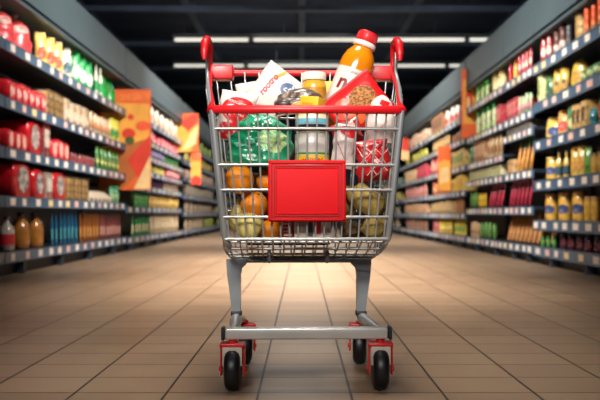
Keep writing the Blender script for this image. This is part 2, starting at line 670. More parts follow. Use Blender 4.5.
        if parts and len(cols) > 1:
            out.append(('band', MB().box((-w * .1, -y - .003, 0), (w * .35, -y, h * .3)), paper(c[1])))
    elif kind == 'veg':        # one lumpy vegetable lying on the board
        out.append(('body', MB().blob((0, 0, h / 2), (w / 2 * .94, d / 2, h / 2 * .96), seed, .1, nu=16, nv=10), mat(c[0], .45, var=.35, scale=14)))
    return out


BAYS = {-1: [(4.6, yl0), (yl0, yl1), (yl1, 16.7), (16.8, 23.4), (23.4, 31.2)], 1: [(4.6, yr1), (yr1, yr2), (yr2, yr3), (yr3, 15.85), (15.85, 20.5), (20.5, 31.2)]}
ROUND = ('bottle', 'jug', 'jar', 'tin', 'veg', 'leek', 'net')
FACING = {'bottle': .98, 'jug': 1.45, 'jar': 1.2, 'tin': 1.2, 'veg': 1.45, 'leek': 1.1, 'root': 1.3, 'bag': 1.4, 'net': 1.7, 'dome': 1.7}


def put_row(side, z, p0, p1, n, kind, h, d, cols, look, name, cat, shelf, rackn, parts=True, yy=None, setback=.03, hv=.05):
    if not parts or abs(p0 - VX) < 165:
        hv = .14
    Yf = YL if side < 0 else YR
    a, b = sorted((Yf(p0), Yf(p1)))
    lo, hi = next(((q0, q1) for q0, q1 in BAYS[side] if q0 <= (a + b) / 2 <= q1), (a, b))

    def shift(y):              # items stand a little behind the shelf edge
        return min(hi - .02, y + .022 * y * max(0, min(1, (hi - y) / (.5 * (hi - lo)))))
    a, b = shift(max(a, lo + .03)), shift(b)
    w = (b - a) / n
    face = kind in FACING
    if face:                   # a slim item standing apart from its neighbours, turned towards the aisle's entrance
        w0 = w
        w = w * XF / ((a + b) / 2) * FACING[kind] * (.8 if n >= 4 and kind in ('bag', 'bottle') else 1.25 if kind in ('bag', 'net') and n < 4 else 1.22 if n <= 2 and kind not in ('net', 'dome', 'jug') else 1)
        d = min(d, w * (1 if kind in ROUND else .75))
    else:
        w0 = w
    key = (kind, round(w, 3), d, h, tuple(cols), parts)
    group = '%ss on the %s of the %s' % (look, shelf, rackn) if n > 1 else None
    for i in range(n):
        k2 = key + (i % 3 if kind in ('bag', 'net', 'dome', 'veg', 'pillow') else 0,)
        if k2 not in PROTO:
            PROTO[k2] = [(nm, mb.mesh(nm, m)) for nm, mb, m in make_proto(kind, w - .008, d, h, cols, len(PROTO) % 17 + i, parts)]
        pr = PROTO[k2]
        root = bpy.data.objects.new(name, pr[0][1])
        COL.objects.link(root)
        root.location = (side * (XF + setback + (max(w, d) * (.56 if kind != 'root' else .8) if face else d / 2) + random.uniform(0, .008)), a + (i + .5) * w0, z + .0435)
        root.rotation_euler = (0, 0, -side * PI / 2 * (random.uniform(.38, .52) if face else 1))
        root.scale = (1, 1, 1 + random.uniform(-hv, hv))
        for nm, me in pr[1:]:
            c = bpy.data.objects.new(nm, me)
            c.parent = root
            COL.objects.link(c)
        if n > 1:
            lab = '%s %s from the front, %s, %s' % (ORD[i], look, shelf, rackn)
        else:
            lab = '%s, %s, %s' % (look, shelf, rackn)
        tag(root, lab, cat, group)


T, B1 = 'top shelf', 'bottom shelf'
SN = ['top shelf', 'second shelf down', 'third shelf down', 'fourth shelf down', 'fifth shelf down', 'sixth shelf down']


def shn(i, n):
    return 'bottom shelf' if i == n - 1 else SN[i]


def fill(side, shelves, rackn, rows, parts=True):
    for (i, p0, p1, n, kind, h, d, cols, look, name, cat) in rows:
        put_row(side, shelves[i] if not isinstance(shelves[i], tuple) else shelves[i][0], p0, p1, n, kind, h, d, cols.split(), look, name, cat, shn(i, len(shelves)), rackn, parts)


# nearer rack, cut by the frame
fill(-1, L1, 'rack cut by the frame', [
    (0, -24, 3.5, 2, 'dome', .32, .3, '7d7a34 c9c27a', 'olive domed bag', 'food_bag', 'bag'),
    (1, -30, 4, 3, 'tub', .21, .3, 'c8202c e9d9d2 8d2028', 'red rounded multipack', 'multipack', 'pack'),
    (2, -30, 4, 4, 'tub', .18, .3, 'b81c26 d9a79c', 'red low rounded multipack', 'multipack', 'pack'),
    (3, -30, 4, 2, 'tub', .3, .34, 'b0141f b9aaa4 5d5358', 'red tall wrapped tub', 'wrapped_tub', 'pack'),
    (4, -24, 4, 2, 'jug', .31, .2, 'b99a2e 22201c', 'yellow oil jug', 'oil_jug', 'jug'),
])
# blue-bottle rack
fill(-1, L1, 'blue-bottle rack', [
    (0, 6, 38, 2, 'net', .36, .36, 'd8474a f0b4aa', 'red fruit net', 'fruit_net', 'bag'),
    (0, 42, 66, 3, 'bag', .31, .22, 'f0c766 dd4f27', 'yellow bag with orange print', 'snack_bag', 'bag'),
    (0, 67, 75, 1, 'bag', .31, .2, 'd8dcc0 3c5a66', 'white bag with dark oval', 'snack_bag', 'bag'),
    (0, 76, 96, 3, 'bag', .34, .24, '2fa057 e8f2da', 'green-and-white bag', 'salad_bag', 'bag'),
    (0, 96, 105, 2, 'bottle', .36, .14, 'dfe8d0 e9efe2 2c9a55', 'pale bottle with green label', 'milk_bottle', 'bottle'),
    (0, 106, 122, 2, 'net', .36, .3, '1f9a3c 2a7d3a', 'bright green netted bag', 'salad_net', 'bag'),
    (1, 7, 44, 6, 'tub', .19, .3, 'd3242e efd9cf d3242e', 'red rounded multipack', 'multipack', 'pack'),
    (1, 46, 62, 3, 'crate', .25, .22, 'b48a4a 4d3a22', 'gold strapped carton', 'strapped_carton', 'carton'),
    (1, 63, 89, 4, 'brick', .24, .2, 'b49c80 d8c6ac', 'beige brick pack', 'flour_pack', 'pack'),
    (1, 90, 114, 6, 'bag', .22, .18, 'd9b792 c9824f', 'pale orange pouch', 'pouch', 'pouch'),
    (1, 115, 124, 2, 'bag', .28, .18, 'd5cf4c 3f8e3d', 'yellow-green pouch', 'pouch', 'pouch'),
    (2, 6, 25, 3, 'tub', .17, .22, 'cc202a f0b9aa', 'red low rounded multipack', 'multipack', 'pack'),
    (2, 27, 40, 1, 'tub', .31, .42, 'c51822 c9bcb4 7a6a70', 'big red wrapped tub with pale end label', 'wrapped_tub', 'pack'),
    (2, 42, 49, 1, 'box', .31, .3, '7a2a2c c2b7a8', 'tall red box with pale label', 'carton', 'carton'),
    (2, 50, 68, 3, 'tub', .2, .24, 'd0242c efb0a2', 'red small rounded multipack', 'multipack', 'pack'),
    (2, 70, 96, 7, 'jar', .11, .14, '9a4f50 6d2f34', 'dark pink little jar', 'jar', 'jar'),
    (2, 97, 123, 6, 'bag', .24, .2, '3f7d32 c8c878 2d6a2c', 'green bag with yellow label', 'salad_bag', 'bag'),
    (3, 12, 29, 1, 'tub', .33, .44, 'b3131e bdb4ac 5a5a5c', 'largest red wrapped tub', 'wrapped_tub', 'pack'),
    (3, 32, 43, 1, 'tub', .28, .36, 'bb1721 bfb6ae 66606a', 'middle red wrapped tub', 'wrapped_tub', 'pack'),
    (3, 44, 51, 1, 'box', .25, .3, '8c7a6c c7beb2 9c2a2c', 'grey-brown box with pale label', 'carton', 'carton'),
    (3, 52, 64, 1, 'tub', .28, .36, 'b8161f b8aea6 746a6c', 'red wrapped tub beside gold crates', 'wrapped_tub', 'pack'),
    (3, 65, 87, 3, 'crate', .23, .22, 'ad8440 55401f', 'gold strapped crate', 'strapped_carton', 'carton'),
    (3, 88, 114, 6, 'wedge', .13, .26, 'd8c6aa 3c342d', 'white slanted pack', 'slanted_pack', 'pack'),
    (3, 115, 124, 2, 'bag', .2, .2, '2f7a4c 8fae7a', 'dark green bag', 'salad_bag', 'bag'),
    (4, 6.5, 21.5, 1, 'bottle', .30, .16, 'b7aaa2 30323c c3202a', 'clear bottle with red label', 'drink_bottle', 'bottle'),
    (4, 22, 49, 2, 'jug', .32, .22, '9c6328 1d1a19', 'brown round jug', 'drink_jug', 'jug'),
    (4, 50, 78, 7, 'bottle', .35, .14, '155a80 10304c 3c8a9c', 'blue bottle', 'drink_bottle', 'bottle'),
    (4, 79, 100, 6, 'bottle', .34, .14, 'a05a24 6b3a1c cf8a44', 'amber bottle', 'drink_bottle', 'bottle'),
    (4, 101, 124, 7, 'bottle', .33, .14, '8f4a44 3a2a28 d8988a', 'pink-brown bottle', 'drink_bottle', 'bottle'),
])
# rack past the big orange poster
fill(-1, L2, 'rack past the big poster', [
    (0, 150, 181, 6, 'bag', .27, .3, 'e9dcc6 d9a58c', 'cream puffy bag', 'food_bag', 'bag'),
    (1, 131, 152, 4, 'box', .2, .2, '8a2c34 d9a0a0', 'dark red box', 'carton', 'carton'),
    (1, 153, 181, 7, 'bag', .17, .2, 'cf3c4c e9a3a0', 'pink-red bag', 'food_bag', 'bag'),
    (2, 150, 164, 4, 'box', .16, .2, '3a3350 8d7fa8', 'violet dark box', 'carton', 'carton'),
    (2, 165, 181, 5, 'jar', .16, .18, '4e8a4a 2f4a30', 'green jar', 'jar', 'jar'),
    (3, 150, 166, 4, 'jar', .17, .18, 'd8c86a 3b3a55', 'dark-lidded yellow jar', 'jar', 'jar'),
    (3, 167, 181, 5, 'box', .16, .2, 'c84b58 e6b3ae', 'rose box', 'carton', 'carton'),
    (4, 150, 163, 4, 'jar', .18, .18, '4a3045 26202a', 'dark plum jar', 'jar', 'jar'),
    (4, 164, 181, 6, 'bag', .155, .2, 'c7b299 8d6a52', 'tan pouch', 'pouch', 'pouch'),
    (5, 131, 148, 5, 'leek', .26, .22, '3d8a4a 7fae62 2d7038', 'green leafy bunch', 'leafy_bunch', 'vegetable'),
    (5, 149, 181, 10, 'bag', .22, .24, 'c2953f e0bf74', 'golden bag', 'food_bag', 'bag'),
    (6, 131, 149, 5, 'bottle', .34, .2, '3d8f55 2a6a3c d7cf9c', 'green bottle with cream label', 'drink_bottle', 'bottle'),
    (6, 150, 181, 9, 'bag', .32, .3, 'b59a78 d9c49c', 'tan sack', 'sack', 'sack'),
])
fill(-1, L3, 'rack past the orange-red posters', [
    (0, 185, 214, 6, 'bag', .26, .3, '93b04c d8c650', 'lime green bag', 'food_bag', 'bag'),
    (1, 185, 214, 7, 'bag', .22, .3, 'c8b25a b5533c', 'yellow bag', 'food_bag', 'bag'),
    (2, 185, 214, 7, 'box', .2, .3, 'b39a86', 'beige box', 'carton', 'carton'),
    (3, 185, 214, 7, 'box', .2, .3, '8f8474', 'grey-brown box', 'carton', 'carton'),
    (4, 185, 214, 7, 'bag', .22, .3, 'a58f78', 'pale brown bag', 'food_bag', 'bag'),
    (5, 185, 204, 5, 'bag', .26, .3, 'b39c7e', 'wheat-coloured sack', 'sack', 'sack'),
    (5, 205, 215, 4, 'bag', .24, .3, 'aab053', 'yellow-green bag', 'food_bag', 'bag'),
], False)
# yellow-jar rack
fill(1, R1, 'yellow-jar rack', [
    (0, 534.5, 546, 2, 'jar', .27, .2, 'a83a3a 7d2c2c d8c8b8', 'red jar with pale label', 'jar', 'jar'),
    (0, 547, 560, 2, 'tin', .27, .2, '55322c cbb0a4', 'brown stacked tin', 'stacked_tin', 'tin'),
    (0, 561, 567, 1, 'tin', .22, .18, '3c3a3c 55504c', 'dark grey tin', 'stacked_tin', 'tin'),
    (0, 568, 580, 1, 'tin', .25, .2, 'a88854', 'tan ribbed tin tower', 'stacked_tin', 'tin'),
    (0, 581, 602, 3, 'tin', .24, .2, 'd85324 e8874a', 'orange ribbed tin tower', 'stacked_tin', 'tin'),
    (0, 603, 640, 4, 'tin', .24, .2, 'c5382a e8a08a', 'red ribbed tin tower', 'stacked_tin', 'tin'),
    (1, 534, 538, 1, 'box', .3, .2, 'd4cf94 8a9c54', 'tall pale yellow carton', 'carton', 'carton'),
    (1, 538.5, 546, 1, 'bag', .24, .2, '3c6b36 1f4a2a', 'dark green bag', 'food_bag', 'bag'),
    (1, 547, 561, 2, 'bag', .25, .2, 'd0a844 b78a3a 4a4a3a', 'golden pouch with pinched top', 'pouch', 'pouch'),
    (1, 562, 576, 1, 'dome', .27, .24, 'd2ab3c b88e2e', 'big round yellow bag', 'food_bag', 'bag'),
    (1, 578, 602, 3, 'pillow', .16, .2, '4c7a45 b9c890', 'green mottled pack', 'pack', 'pack'),
    (1, 604, 640, 4, 'bag', .2, .2, 'a3823a 5a6a30', 'ochre bag', 'food_bag', 'bag'),
    (2, 535.5, 549, 1, 'bag', .22, .22, 'dcb350 3a4c7c', 'yellow bag with blue emblem', 'food_bag', 'bag'),
    (2, 550, 560, 1, 'bag', .24, .22, 'd9a05c c0452f', 'orange-printed pouch', 'pouch', 'pouch'),
    (2, 561, 570, 1, 'bag', .23, .22, '3d7a4e b9c07c', 'green bag with pale print', 'food_bag', 'bag'),
    (2, 571, 586, 3, 'box', .23, .22, 'c39d5c 5a4424', 'tan narrow carton', 'carton', 'carton'),
    (2, 587, 593, 1, 'bag', .15, .2, '237f86', 'small teal bag', 'food_bag', 'bag'),
    (2, 594, 606, 1, 'bottle', .31, .2, '3f6f3f dcd6c4 c23a32', 'green bottle with red label', 'drink_bottle', 'bottle'),
    (2, 607, 640, 4, 'bottle', .3, .18, '6f8a4f b3a890 d0b050', 'pale green bottle', 'drink_bottle', 'bottle'),
    (3, 536.5, 548, 1, 'jar', .24, .2, 'd7ae4a c9a65a 35457a', 'yellow flask with blue label', 'flask', 'jar'),
    (3, 549, 565, 2, 'bottle', .26, .2, 'c9a44e b29a64 2f4a58', 'golden bottle with dark label', 'oil_bottle', 'bottle'),
    (3, 566, 580, 2, 'bag', .26, .2, 'd3ac54 c08a34', 'golden tall bag', 'food_bag', 'bag'),
    (3, 581, 587, 1, 'bag', .24, .2, '5d8a3c', 'slim green bag', 'food_bag', 'bag'),
    (3, 588, 602, 2, 'jar', .18, .18, 'c39a44 8a6a2e', 'short golden jar', 'jar', 'jar'),
    (3, 604, 640, 4, 'jar', .18, .18, 'b98c3c 7a5a2a', 'ochre jar', 'jar', 'jar'),
    (4, 535, 579, 3, 'jar', .26, .24, 'd3a244 b58a54 2f3d68', 'yellow jar with blue oval label', 'jar', 'jar'),
    (4, 580.5, 595, 2, 'jar', .21, .18, 'cf9f40 a87f4a', 'plain yellow jar', 'jar', 'jar'),
    (4, 596.5, 640, 4, 'jar', .25, .2, 'b4553a 8a4a34 d8b08a', 'rust-red jar', 'jar', 'jar'),
    (5, 535, 552, 3, 'bottle', .15, .12, '2f7a3c 1f5a30 5a9a4c', 'small green bottle', 'drink_bottle', 'bottle'),
    (5, 553.5, 600, 5, 'jar', .14, .16, '3f1a24 1f1c22 6d2230', 'dark berry jar', 'jar', 'jar'),
    (5, 601, 640, 4, 'jar', .14, .16, '46202a 221c22', 'plum jar', 'jar', 'jar'),
])
fill(1, R2b, 'crimson-vegetable rack', [
    (0, 504, 509.5, 1, 'bottle', .265, .18, 'c3202a a51a22 d0413a', 'slim red bottle', 'drink_bottle', 'bottle'),
    (0, 510, 517, 1, 'bottle', .26, .18, 'e87722 c9501f f0a040', 'orange bottle', 'drink_bottle', 'bottle'),
    (0, 518, 532, 4, 'jar', .25, .18, 'c43a3e a32c2c e0c4b8', 'red-and-white jar', 'jar', 'jar'),
    (1, 504, 517, 3, 'box', .24, .24, '9f2630 d27a74', 'dark red box', 'carton', 'carton'),
    (1, 518, 532, 4, 'bag', .2, .18, '8fae7c cf8a94', 'small green-pink pouch', 'pouch', 'pouch'),
    (2, 504, 532, 7, 'box', .1, .22, '6f675c 4c463e', 'low grey box', 'carton', 'carton'),
    (3, 504, 513, 2, 'brick', .16, .2, 'b08a5a', 'tan brick pack', 'pack', 'pack'),
    (3, 514, 531, 4, 'root', .3, .34, 'c98a3c 5f9a35', 'orange carrot with green top', 'carrot', 'vegetable'),
    (4, 504, 530, 6, 'root', .28, .38, '9c1f38 d76a78', 'crimson long vegetable', 'radicchio', 'vegetable'),
])
fill(1, R2a, 'leek rack', [
    (0, 473, 489, 3, 'leek', .27, .22, 'cfdca0 7fb05c 3f8a3c', 'tall leek bunch', 'leek_bunch', 'vegetable'),
    (0, 490, 502, 2, 'bag', .24, .22, 'd9c382 e3d7a4', 'cream bag', 'food_bag', 'bag'),
    (1, 473, 496, 4, 'leek', .36, .22, '9cba78 d8dcb0 2f7a3a', 'green stalk bunch', 'stalk_bunch', 'vegetable'),
    (1, 497, 502, 1, 'box', .24, .24, 'a82832 d88078', 'red box by the stalks', 'carton', 'carton'),
    (2, 467, 472, 2, 'bag', .3, .2, '3f7a5a', 'dark green bag', 'food_bag', 'bag'),
    (2, 473, 486, 4, 'box', .28, .22, 'a07048 caa27c', 'brown carton', 'carton', 'carton'),
    (2, 487, 502, 4, 'bag', .26, .22, 'c2a070 8a5a3a', 'striped tan bag', 'food_bag', 'bag'),
    (3, 467, 502, 9, 'brick', .15, .2, 'b5ad82 8f9a60', 'pale cream pack', 'pack', 'pack'),
    (4, 467, 476, 3, 'veg', .24, .2, '5f8a3f', 'green marrow', 'marrow', 'vegetable'),
    (4, 477, 486, 3, 'veg', .2, .22, 'd0a62c', 'yellow melon', 'melon', 'fruit'),
    (4, 487, 502, 4, 'root', .26, .38, 'a8243c dc7480', 'crimson slim vegetable', 'radicchio', 'vegetable'),
    (5, 467, 477, 3, 'bag', .2, .22, 'b08a64', 'tan pouch', 'pouch', 'pouch'),
    (5, 478, 495, 4, 'veg', .22, .26, '55803c', 'green cabbage', 'cabbage', 'vegetable'),
])
# brown bread sticks leaning on the bottom shelf
m_bread = mat('a9713c', .6, var=.4, scale=24, bump=.3)
ya, yb = YR(532), YR(496.5)
k = 0
for row in range(2):
    for i in range(8):
        q = ya + .07 + (i + .5) * (yb - ya - .15) / 8 + .06 * row
        l = .31 - .04 * row
        mb = MB().tube([(0, 0, 0), (.02, .004, .03), (.05, .02, l * .5), (.11, .045, l * .93), (.12, .05, l)], [.014, .024, .026, .024, .01], 10)
        o = mb.build('bread_stick', m_bread)
        o.location = (XF + .1 + .16 * row, q, .145 + .059)
        tag(o, '%s brown bread stick in from the front, %s row, crimson-vegetable rack bottom' % (ORD[i], ('front', 'rear')[row]), 'bread', 'brown bread sticks on the bottom shelf')
fill(1, R3, 'red-dotted packet rack', [
    (0, 444, 464, 4, 'bag', .28, .26, 'eadfd0 c9403a', 'white packet with red dot', 'packet', 'packet'),
    (0, 430, 443, 5, 'box', .3, .2, '9a6a44 5a3a28', 'brown tall carton', 'carton', 'carton'),
    (1, 452, 464, 3, 'brick', .14, .24, '8a5a3c', 'brown loaf', 'bread_loaf', 'bread'),
    (1, 430, 450, 6, 'bag', .2, .24, 'b5884c d3b87a', 'ochre bag', 'food_bag', 'bag'),
    (2, 452, 464, 4, 'box', .24, .22, 'b99c5a 3f7a3a', 'tan box with green print', 'carton', 'carton'),
    (2, 430, 450, 6, 'box', .26, .22, 'b03a3c d9b4a0', 'red carton', 'carton', 'carton'),
    (3, 451, 464, 4, 'box', .22, .22, 'd0a844 b58a34', 'yellow box', 'carton', 'carton'),
    (3, 430, 449, 6, 'bag', .22, .22, 'c9673c e3a878', 'orange pouch', 'pouch', 'pouch'),
    (4, 455, 464, 3, 'tin', .24, .22, 'a06c44', 'brown basket-like tin', 'stacked_tin', 'tin'),
    (4, 430, 453, 7, 'box', .2, .22, '9c7c4c b99a64', 'olive-tan box', 'carton', 'carton'),
    (5, 453, 464, 3, 'bag', .23, .26, 'd8b83c 7a9a3c', 'yellow-green bag', 'food_bag', 'bag'),
    (5, 438, 452, 4, 'bag', .23, .26, 'd6b032 e6d27a', 'bright yellow bag', 'food_bag', 'bag'),
    (5, 430, 437, 2, 'bag', .2, .24, 'b5605a', 'dusty red bag', 'food_bag', 'bag'),
])
fill(1, R3, 'cream-box rack', [
    (0, 404, 427, 5, 'box', .24, .24, 'd8b494', 'cream box', 'carton', 'carton'),
    (1, 404, 427, 6, 'bag', .2, .24, 'c8c24c', 'lime yellow bag', 'food_bag', 'bag'),
    (2, 404, 416, 3, 'box', .24, .24, 'd2ae80', 'sand box', 'carton', 'carton'),
    (2, 417, 427, 3, 'box', .24, .24, 'b0263c', 'crimson box', 'carton', 'carton'),
    (3, 404, 427, 6, 'bag', .24, .24, 'c9857a', 'dull pink bag', 'food_bag', 'bag'),
    (4, 404, 427, 6, 'box', .2, .24, 'b08560', 'light brown box', 'carton', 'carton'),
    (5, 404, 427, 6, 'bag', .26, .24, '9a705a', 'brown sack', 'sack', 'sack'),
], False)
fill(1, R3, 'deepest yellow-jar-side rack', [
    (0, 372, 401, 6, 'box', .24, .24, 'b9987a', 'pale box', 'carton', 'carton'),
    (1, 372, 401, 6, 'bag', .24, .24, '4c8a72', 'sea-green bag', 'food_bag', 'bag'),
    (2, 372, 401, 6, 'box', .22, .24, '6c8a80', 'grey-green box', 'carton', 'carton'),
    (3, 372, 401, 6, 'box', .2, .24, 'b0a04c', 'mustard box', 'carton', 'carton'),
    (4, 372, 401, 6, 'bag', .2, .24, 'a8a290', 'ash-grey bag', 'food_bag', 'bag'),
    (5, 372, 401, 6, 'bag', .24, .24, 'b3a184', 'oat-coloured bag', 'food_bag', 'bag'),
], False)
fill(-1, L3, 'deepest blue-bottle-side rack', [
    (0, 217, 237, 5, 'bag', .24, .24, 'b9ae5c', 'straw-coloured bag', 'food_bag', 'bag'),
    (1, 217, 237, 5, 'box', .22, .24, 'a8664c', 'brick-red box', 'carton', 'carton'),
    (2, 217, 237, 5, 'box', .22, .24, '9c8c74', 'taupe box', 'carton', 'carton'),
    (3, 217, 237, 5, 'bag', .2, .24, '8a8a6c', 'khaki bag', 'food_bag', 'bag'),
    (4, 217, 237, 5, 'box', .2, .24, 'a8987c', 'sandy box', 'carton', 'carton'),
    (5, 217, 237, 5, 'bag', .26, .24, '9fa65a', 'moss bag', 'food_bag', 'bag'),
], False)

# ------------------------------------------------------------------ posters
m_orange = mat('e8662c', .55, var=.1, scale=3)
m_yel = mat('f0a845', .55, var=.12, scale=4)
m_pred = mat('d63a25', .55, var=.12, scale=4)
m_pgreen = mat('4c5a26', .6, var=.3, scale=10)
m_pcream = mat('f0c98c', .6, var=.1, scale=6)


def poster(name, x0, x1, y, z0, z1, shapes, label, base=m_orange, hang=None):
    """Flat printed board across the end of a rack, facing up the aisle."""
    w, h = x1 - x0, z1 - z0
    t = empty(name, ((x0 + x1) / 2, y, z0))
    MB().box((-w / 2, -.01, 0), (w / 2, .01, h), .004).build('board', base, t)
    for j, (pts, m) in enumerate(shapes):
        # subdivide the outline in the board's unit square
        vs = [((u - .5) * w * .98, -.0115 - .0012 * j, v * h * .98 + .01 * h) for u, v in pts]
        n = len(vs)
        vs2 = vs + [(x, -.0102, z) for x, yy, z in vs]
        fs = [tuple(range(n))] + [(i, n + i, n + (i + 1) % n, (i + 1) % n) for i in range(n)]
        MB().add(vs2, fs, False).build('print', m, t)
    tag(t, label, 'poster')
    return t


def circ(cx, cy, rx, ry, n=20):
    return [(cx + rx * math.cos(2 * PI * i / n), cy + ry * math.sin(2 * PI * i / n)) for i in range(n)]


YP = yl1 + .018
poster('hanging_fruit_poster', -2.72, P(151, 0, YP).x, YP, P(0, 190, YP).z, P(0, 89.5, YP).z, [
    ([(.05, .36), (.98, .46), (.98, .86), (.05, .88)], m_yel),
    ([(0, .40), (.5, .44), (1, .52), (1, .30), (.72, .12), (.45, .0), (0, 0)], mat('b5622a', .55, var=.15, scale=4)),
    ([(.55, .30), (1, .55), (1, .32), (.8, .1), (.72, .14)], m_pred),
    ([(.68, .0), (1, .34), (1, 0)], m_pcream),
    (circ(.58, .56, .13, .055), m_pred),
    (circ(.60, .49, .09, .045), m_pgreen),
    (circ(.62, .73, .06, .03), m_pred),
    (circ(.86, .64, .14, .05), mat('ea5a30', .55)),
    ([(.0, .95), (1, .98), (1, .9), (0, .88)], mat('f07a38', .55)),
], 'big orange and yellow fruit poster at the end of the blue-bottle rack')
YP = 16.75
poster('swirl_poster', -2.55, P(198.5, 0, YP).x, YP, P(0, 152, YP).z, P(0, 113.5, YP).z, [
    ([(0, 0), (.7, 0), (1, .5), (1, 0.02), (1, .75), (.6, .5), (.2, 1), (0, 1)], m_yel),
    ([(.3, 0), (.9, .2), (1, .7), (.75, .5)], m_pcream),
    ([(.25, .75), (.75, .98), (1, .98), (.95, .75), (.6, .55)], m_pred),
], 'small red and yellow swirl poster above the golden bags')
poster('hanging_banner', P(191, 0, YP).x, P(201, 0, YP).x, YP + .0, P(0, 185, YP).z, P(0, 153, YP).z, [
    ([(0, .2), (1, .2), (1, .75), (0, .75)], m_yel),
    ([(0, 0), (1, 0), (1, .22), (.5, .3), (0, .2)], m_pred),
], 'narrow orange banner hanging under the red and yellow swirl poster')
YP = yr3 + .025
poster('hanging_poster', P(461.5, 0, YP).x, 2.75, YP, P(0, 138, YP).z, P(0, 69, YP).z, [
    ([(.04, .2), (.96, .2), (.96, .85), (.04, .85)], m_yel),
    (circ(.22, .5, .12, .2), m_pred),
    (circ(.2, .5, .06, .1), m_pcream),
], 'slim orange poster between the tall leeks and red-dotted packets')
YP = 13.4
t = poster('hanging_banner', P(438, 0, YP).x, P(450.5, 0, YP).x, YP, P(0, 191, YP).z, P(0, 146, YP).z, [
    ([(0, 0), (1, 0), (1, .66), (.5, .7), (0, .62)], m_yel),
    ([(.1, .15), (.9, .2), (.8, .55), (.2, .5)], m_pcream),
], 'orange-topped yellow banner hanging before the red cartons')
YP = 18.5
poster('hanging_banner', P(401, 0, YP).x, P(409, 0, YP).x, YP, P(0, 160, YP).z, P(0, 138, YP).z, [
    ([(0, 0), (1, 0), (1, .4), (0, .45)], m_pcream),
], 'small orange-red banner hanging deepest along the yellow-jar side', base=m_pred)

# ------------------------------------------------------------------ shopping cart
CX = .008
cart = empty('shopping_cart', (CX, 2.65, 0))
cart.rotation_euler = (0, 0, .03)
tag(cart, 'silver wire shopping cart with red handle and blank red sign plate', 'shopping cart')
C0 = Vector((CX, 2.65, 0))
m_wire = mat('b4b3b0', .34, metal=.6, var=.1, scale=30)
m_steel = mat('adafb1', .36, metal=.5, var=.14, scale=8)
m_leg = mat('989da0', .4, metal=.55, var=.1, scale=10)
m_red = mat('d2101a', .42, var=.08, scale=10, coat=.1)
m_signred = mat('e2101a', .6, var=.04, scale=10)
m_signred.node_tree.nodes['Principled BSDF'].inputs['Specular IOR Level'].default_value = .2
m_fork = mat('c8181c', .35, var=.12, scale=20, coat=.3)
m_tyre = mat('0b0c10', .42, var=.25, scale=30)
m_cream = mat('b9aea0', .5)
m_black = mat('1a1c20', .45)


def cb(mb, name, m, parent=None):
    """build a cart part given in cart-root coordinates"""
    return mb.build(name, m, parent or cart)


# corners relative to the cart root (x, y-2.65, z)
FTx, FTy, FTz = .270, -.23, .806
FBx, FBy, FBz = .236, -.19, .437
RTx, RTy, RTz = .322, .30, 1.0
RBx, RBy, RBz = .240, .25, .360


def front_pt(u, t):            # u -1..1, t 0 bottom..1 top
    x = (FBx + (FTx - FBx) * t) * u
    return Vector((x, FBy + (FTy - FBy) * t - .012 * (1 - u * u), FBz + (FTz - FBz) * t))


def rear_pt(u, t):
    return Vector(((RBx + (RTx - RBx) * t) * u, RBy + (RTy - RBy) * t, RBz + (RTz - RBz) * t))


def side_pt(s, v, t):          # v 0 front .. 1 rear
    f, r = front_pt(s, t), rear_pt(s, t)
    p = f.lerp(r, v)
    p.x += s * .012 * math.sin(PI * v)
    return p


def zfrac(z):
    return (z - FBz) / (FTz - FBz)


HT = [zfrac(P(0, y, 2.42 + .04 * ((y - 108) / 130)).z) for y in (239, 217, 190, 165, 129)]
NV = 19
mb = MB()
for i in range(NV):
    u = -1 + 2 * (i + .5) / NV
    mb.tube([front_pt(u, -.02 + 1.0 * j / 6) + Vector((0, .004, 0)) for j in range(7)], .0030, 6)
mb.cur = 0
for t in HT:
    mb.tube([front_pt(-1 + 2 * k / 10, t) + Vector((0, -.004, 0)) for k in range(11)], .0044 if t > .02 else .0052, 8)
cb(mb, 'front_grid', m_wire)
for s in (-1, 1):
    mb = MB()
    for i in range(9):
        v = (i + .5) / 9
        mb.tube([side_pt(s, v, j / 5) for j in range(6)], .0030, 6)
    for t in HT:
        mb.tube([side_pt(s, k / 8, t) for k in range(9)], .0044, 8)
    cb(mb, 'side_grid', m_wire)
    mb = MB().tube([front_pt(s, 1.0), front_pt(s, .5), front_pt(s, 0), front_pt(s, 0) + Vector((-s * .012, .02, -.02)), side_pt(s, .25, 0) + Vector((-s * .01, 0, -.006))], [.009, .009, .0085, .008, .006], 10)
    mb.tube([front_pt(s, .98) + Vector((s * .008, .016, 0)), front_pt(s, .02) + Vector((s * .006, .016, 0))], .006, 8)
    cb(mb, 'corner_post', m_steel)
    # red moulded rim and grey tube along the top of the side, ending in the horn at the handle
    cb(MB().tube([front_pt(s, 1.0) + Vector((-s * .004, .01, 0)), side_pt(s, .5, 1.0) + Vector((-s * .012, 0, .0)), rear_pt(s, 1.0) + Vector((-s * .008, -.01, .0))], [.007, .006, .007], 10), 'side_rim', m_red)
    cb(MB().tube([front_pt(s, 1.0) + Vector((s * .001, .012, -.004)), side_pt(s, .5, 1.0) + Vector((-s * .006, 0, .006)), rear_pt(s, 1.0) + Vector((s * .004, -.01, .0)), rear_pt(s, 1.0) + Vector((s * .004, -.012, .07))], .0062, 10), 'side_tube', m_steel)
    b = rear_pt(s, 1.0)
    h = MB()
    h.tube([b + Vector((-s * .005, .006, -.03)), b + Vector((-s * .004, .006, .04)), b + Vector((-s * .002, 0, .082)), b + Vector((0, -.016, .100)), b + Vector((s * .003, -.045, .103)), b + Vector((s * .006, -.07, .09)), b + Vector((s * .008, -.08, .055)), b + Vector((s * .008, -.082, .03))],
           [.008, .009, .012, .0145, .015, .015, .013, .008], 12)
    cb(h, 'handle_horn', m_red)
mb = MB()
for i in range(13):
    u = -1 + 2 * (i + .5) / 13
    mb.tube([rear_pt(u, 0), rear_pt(u, 1)], .0030, 6)
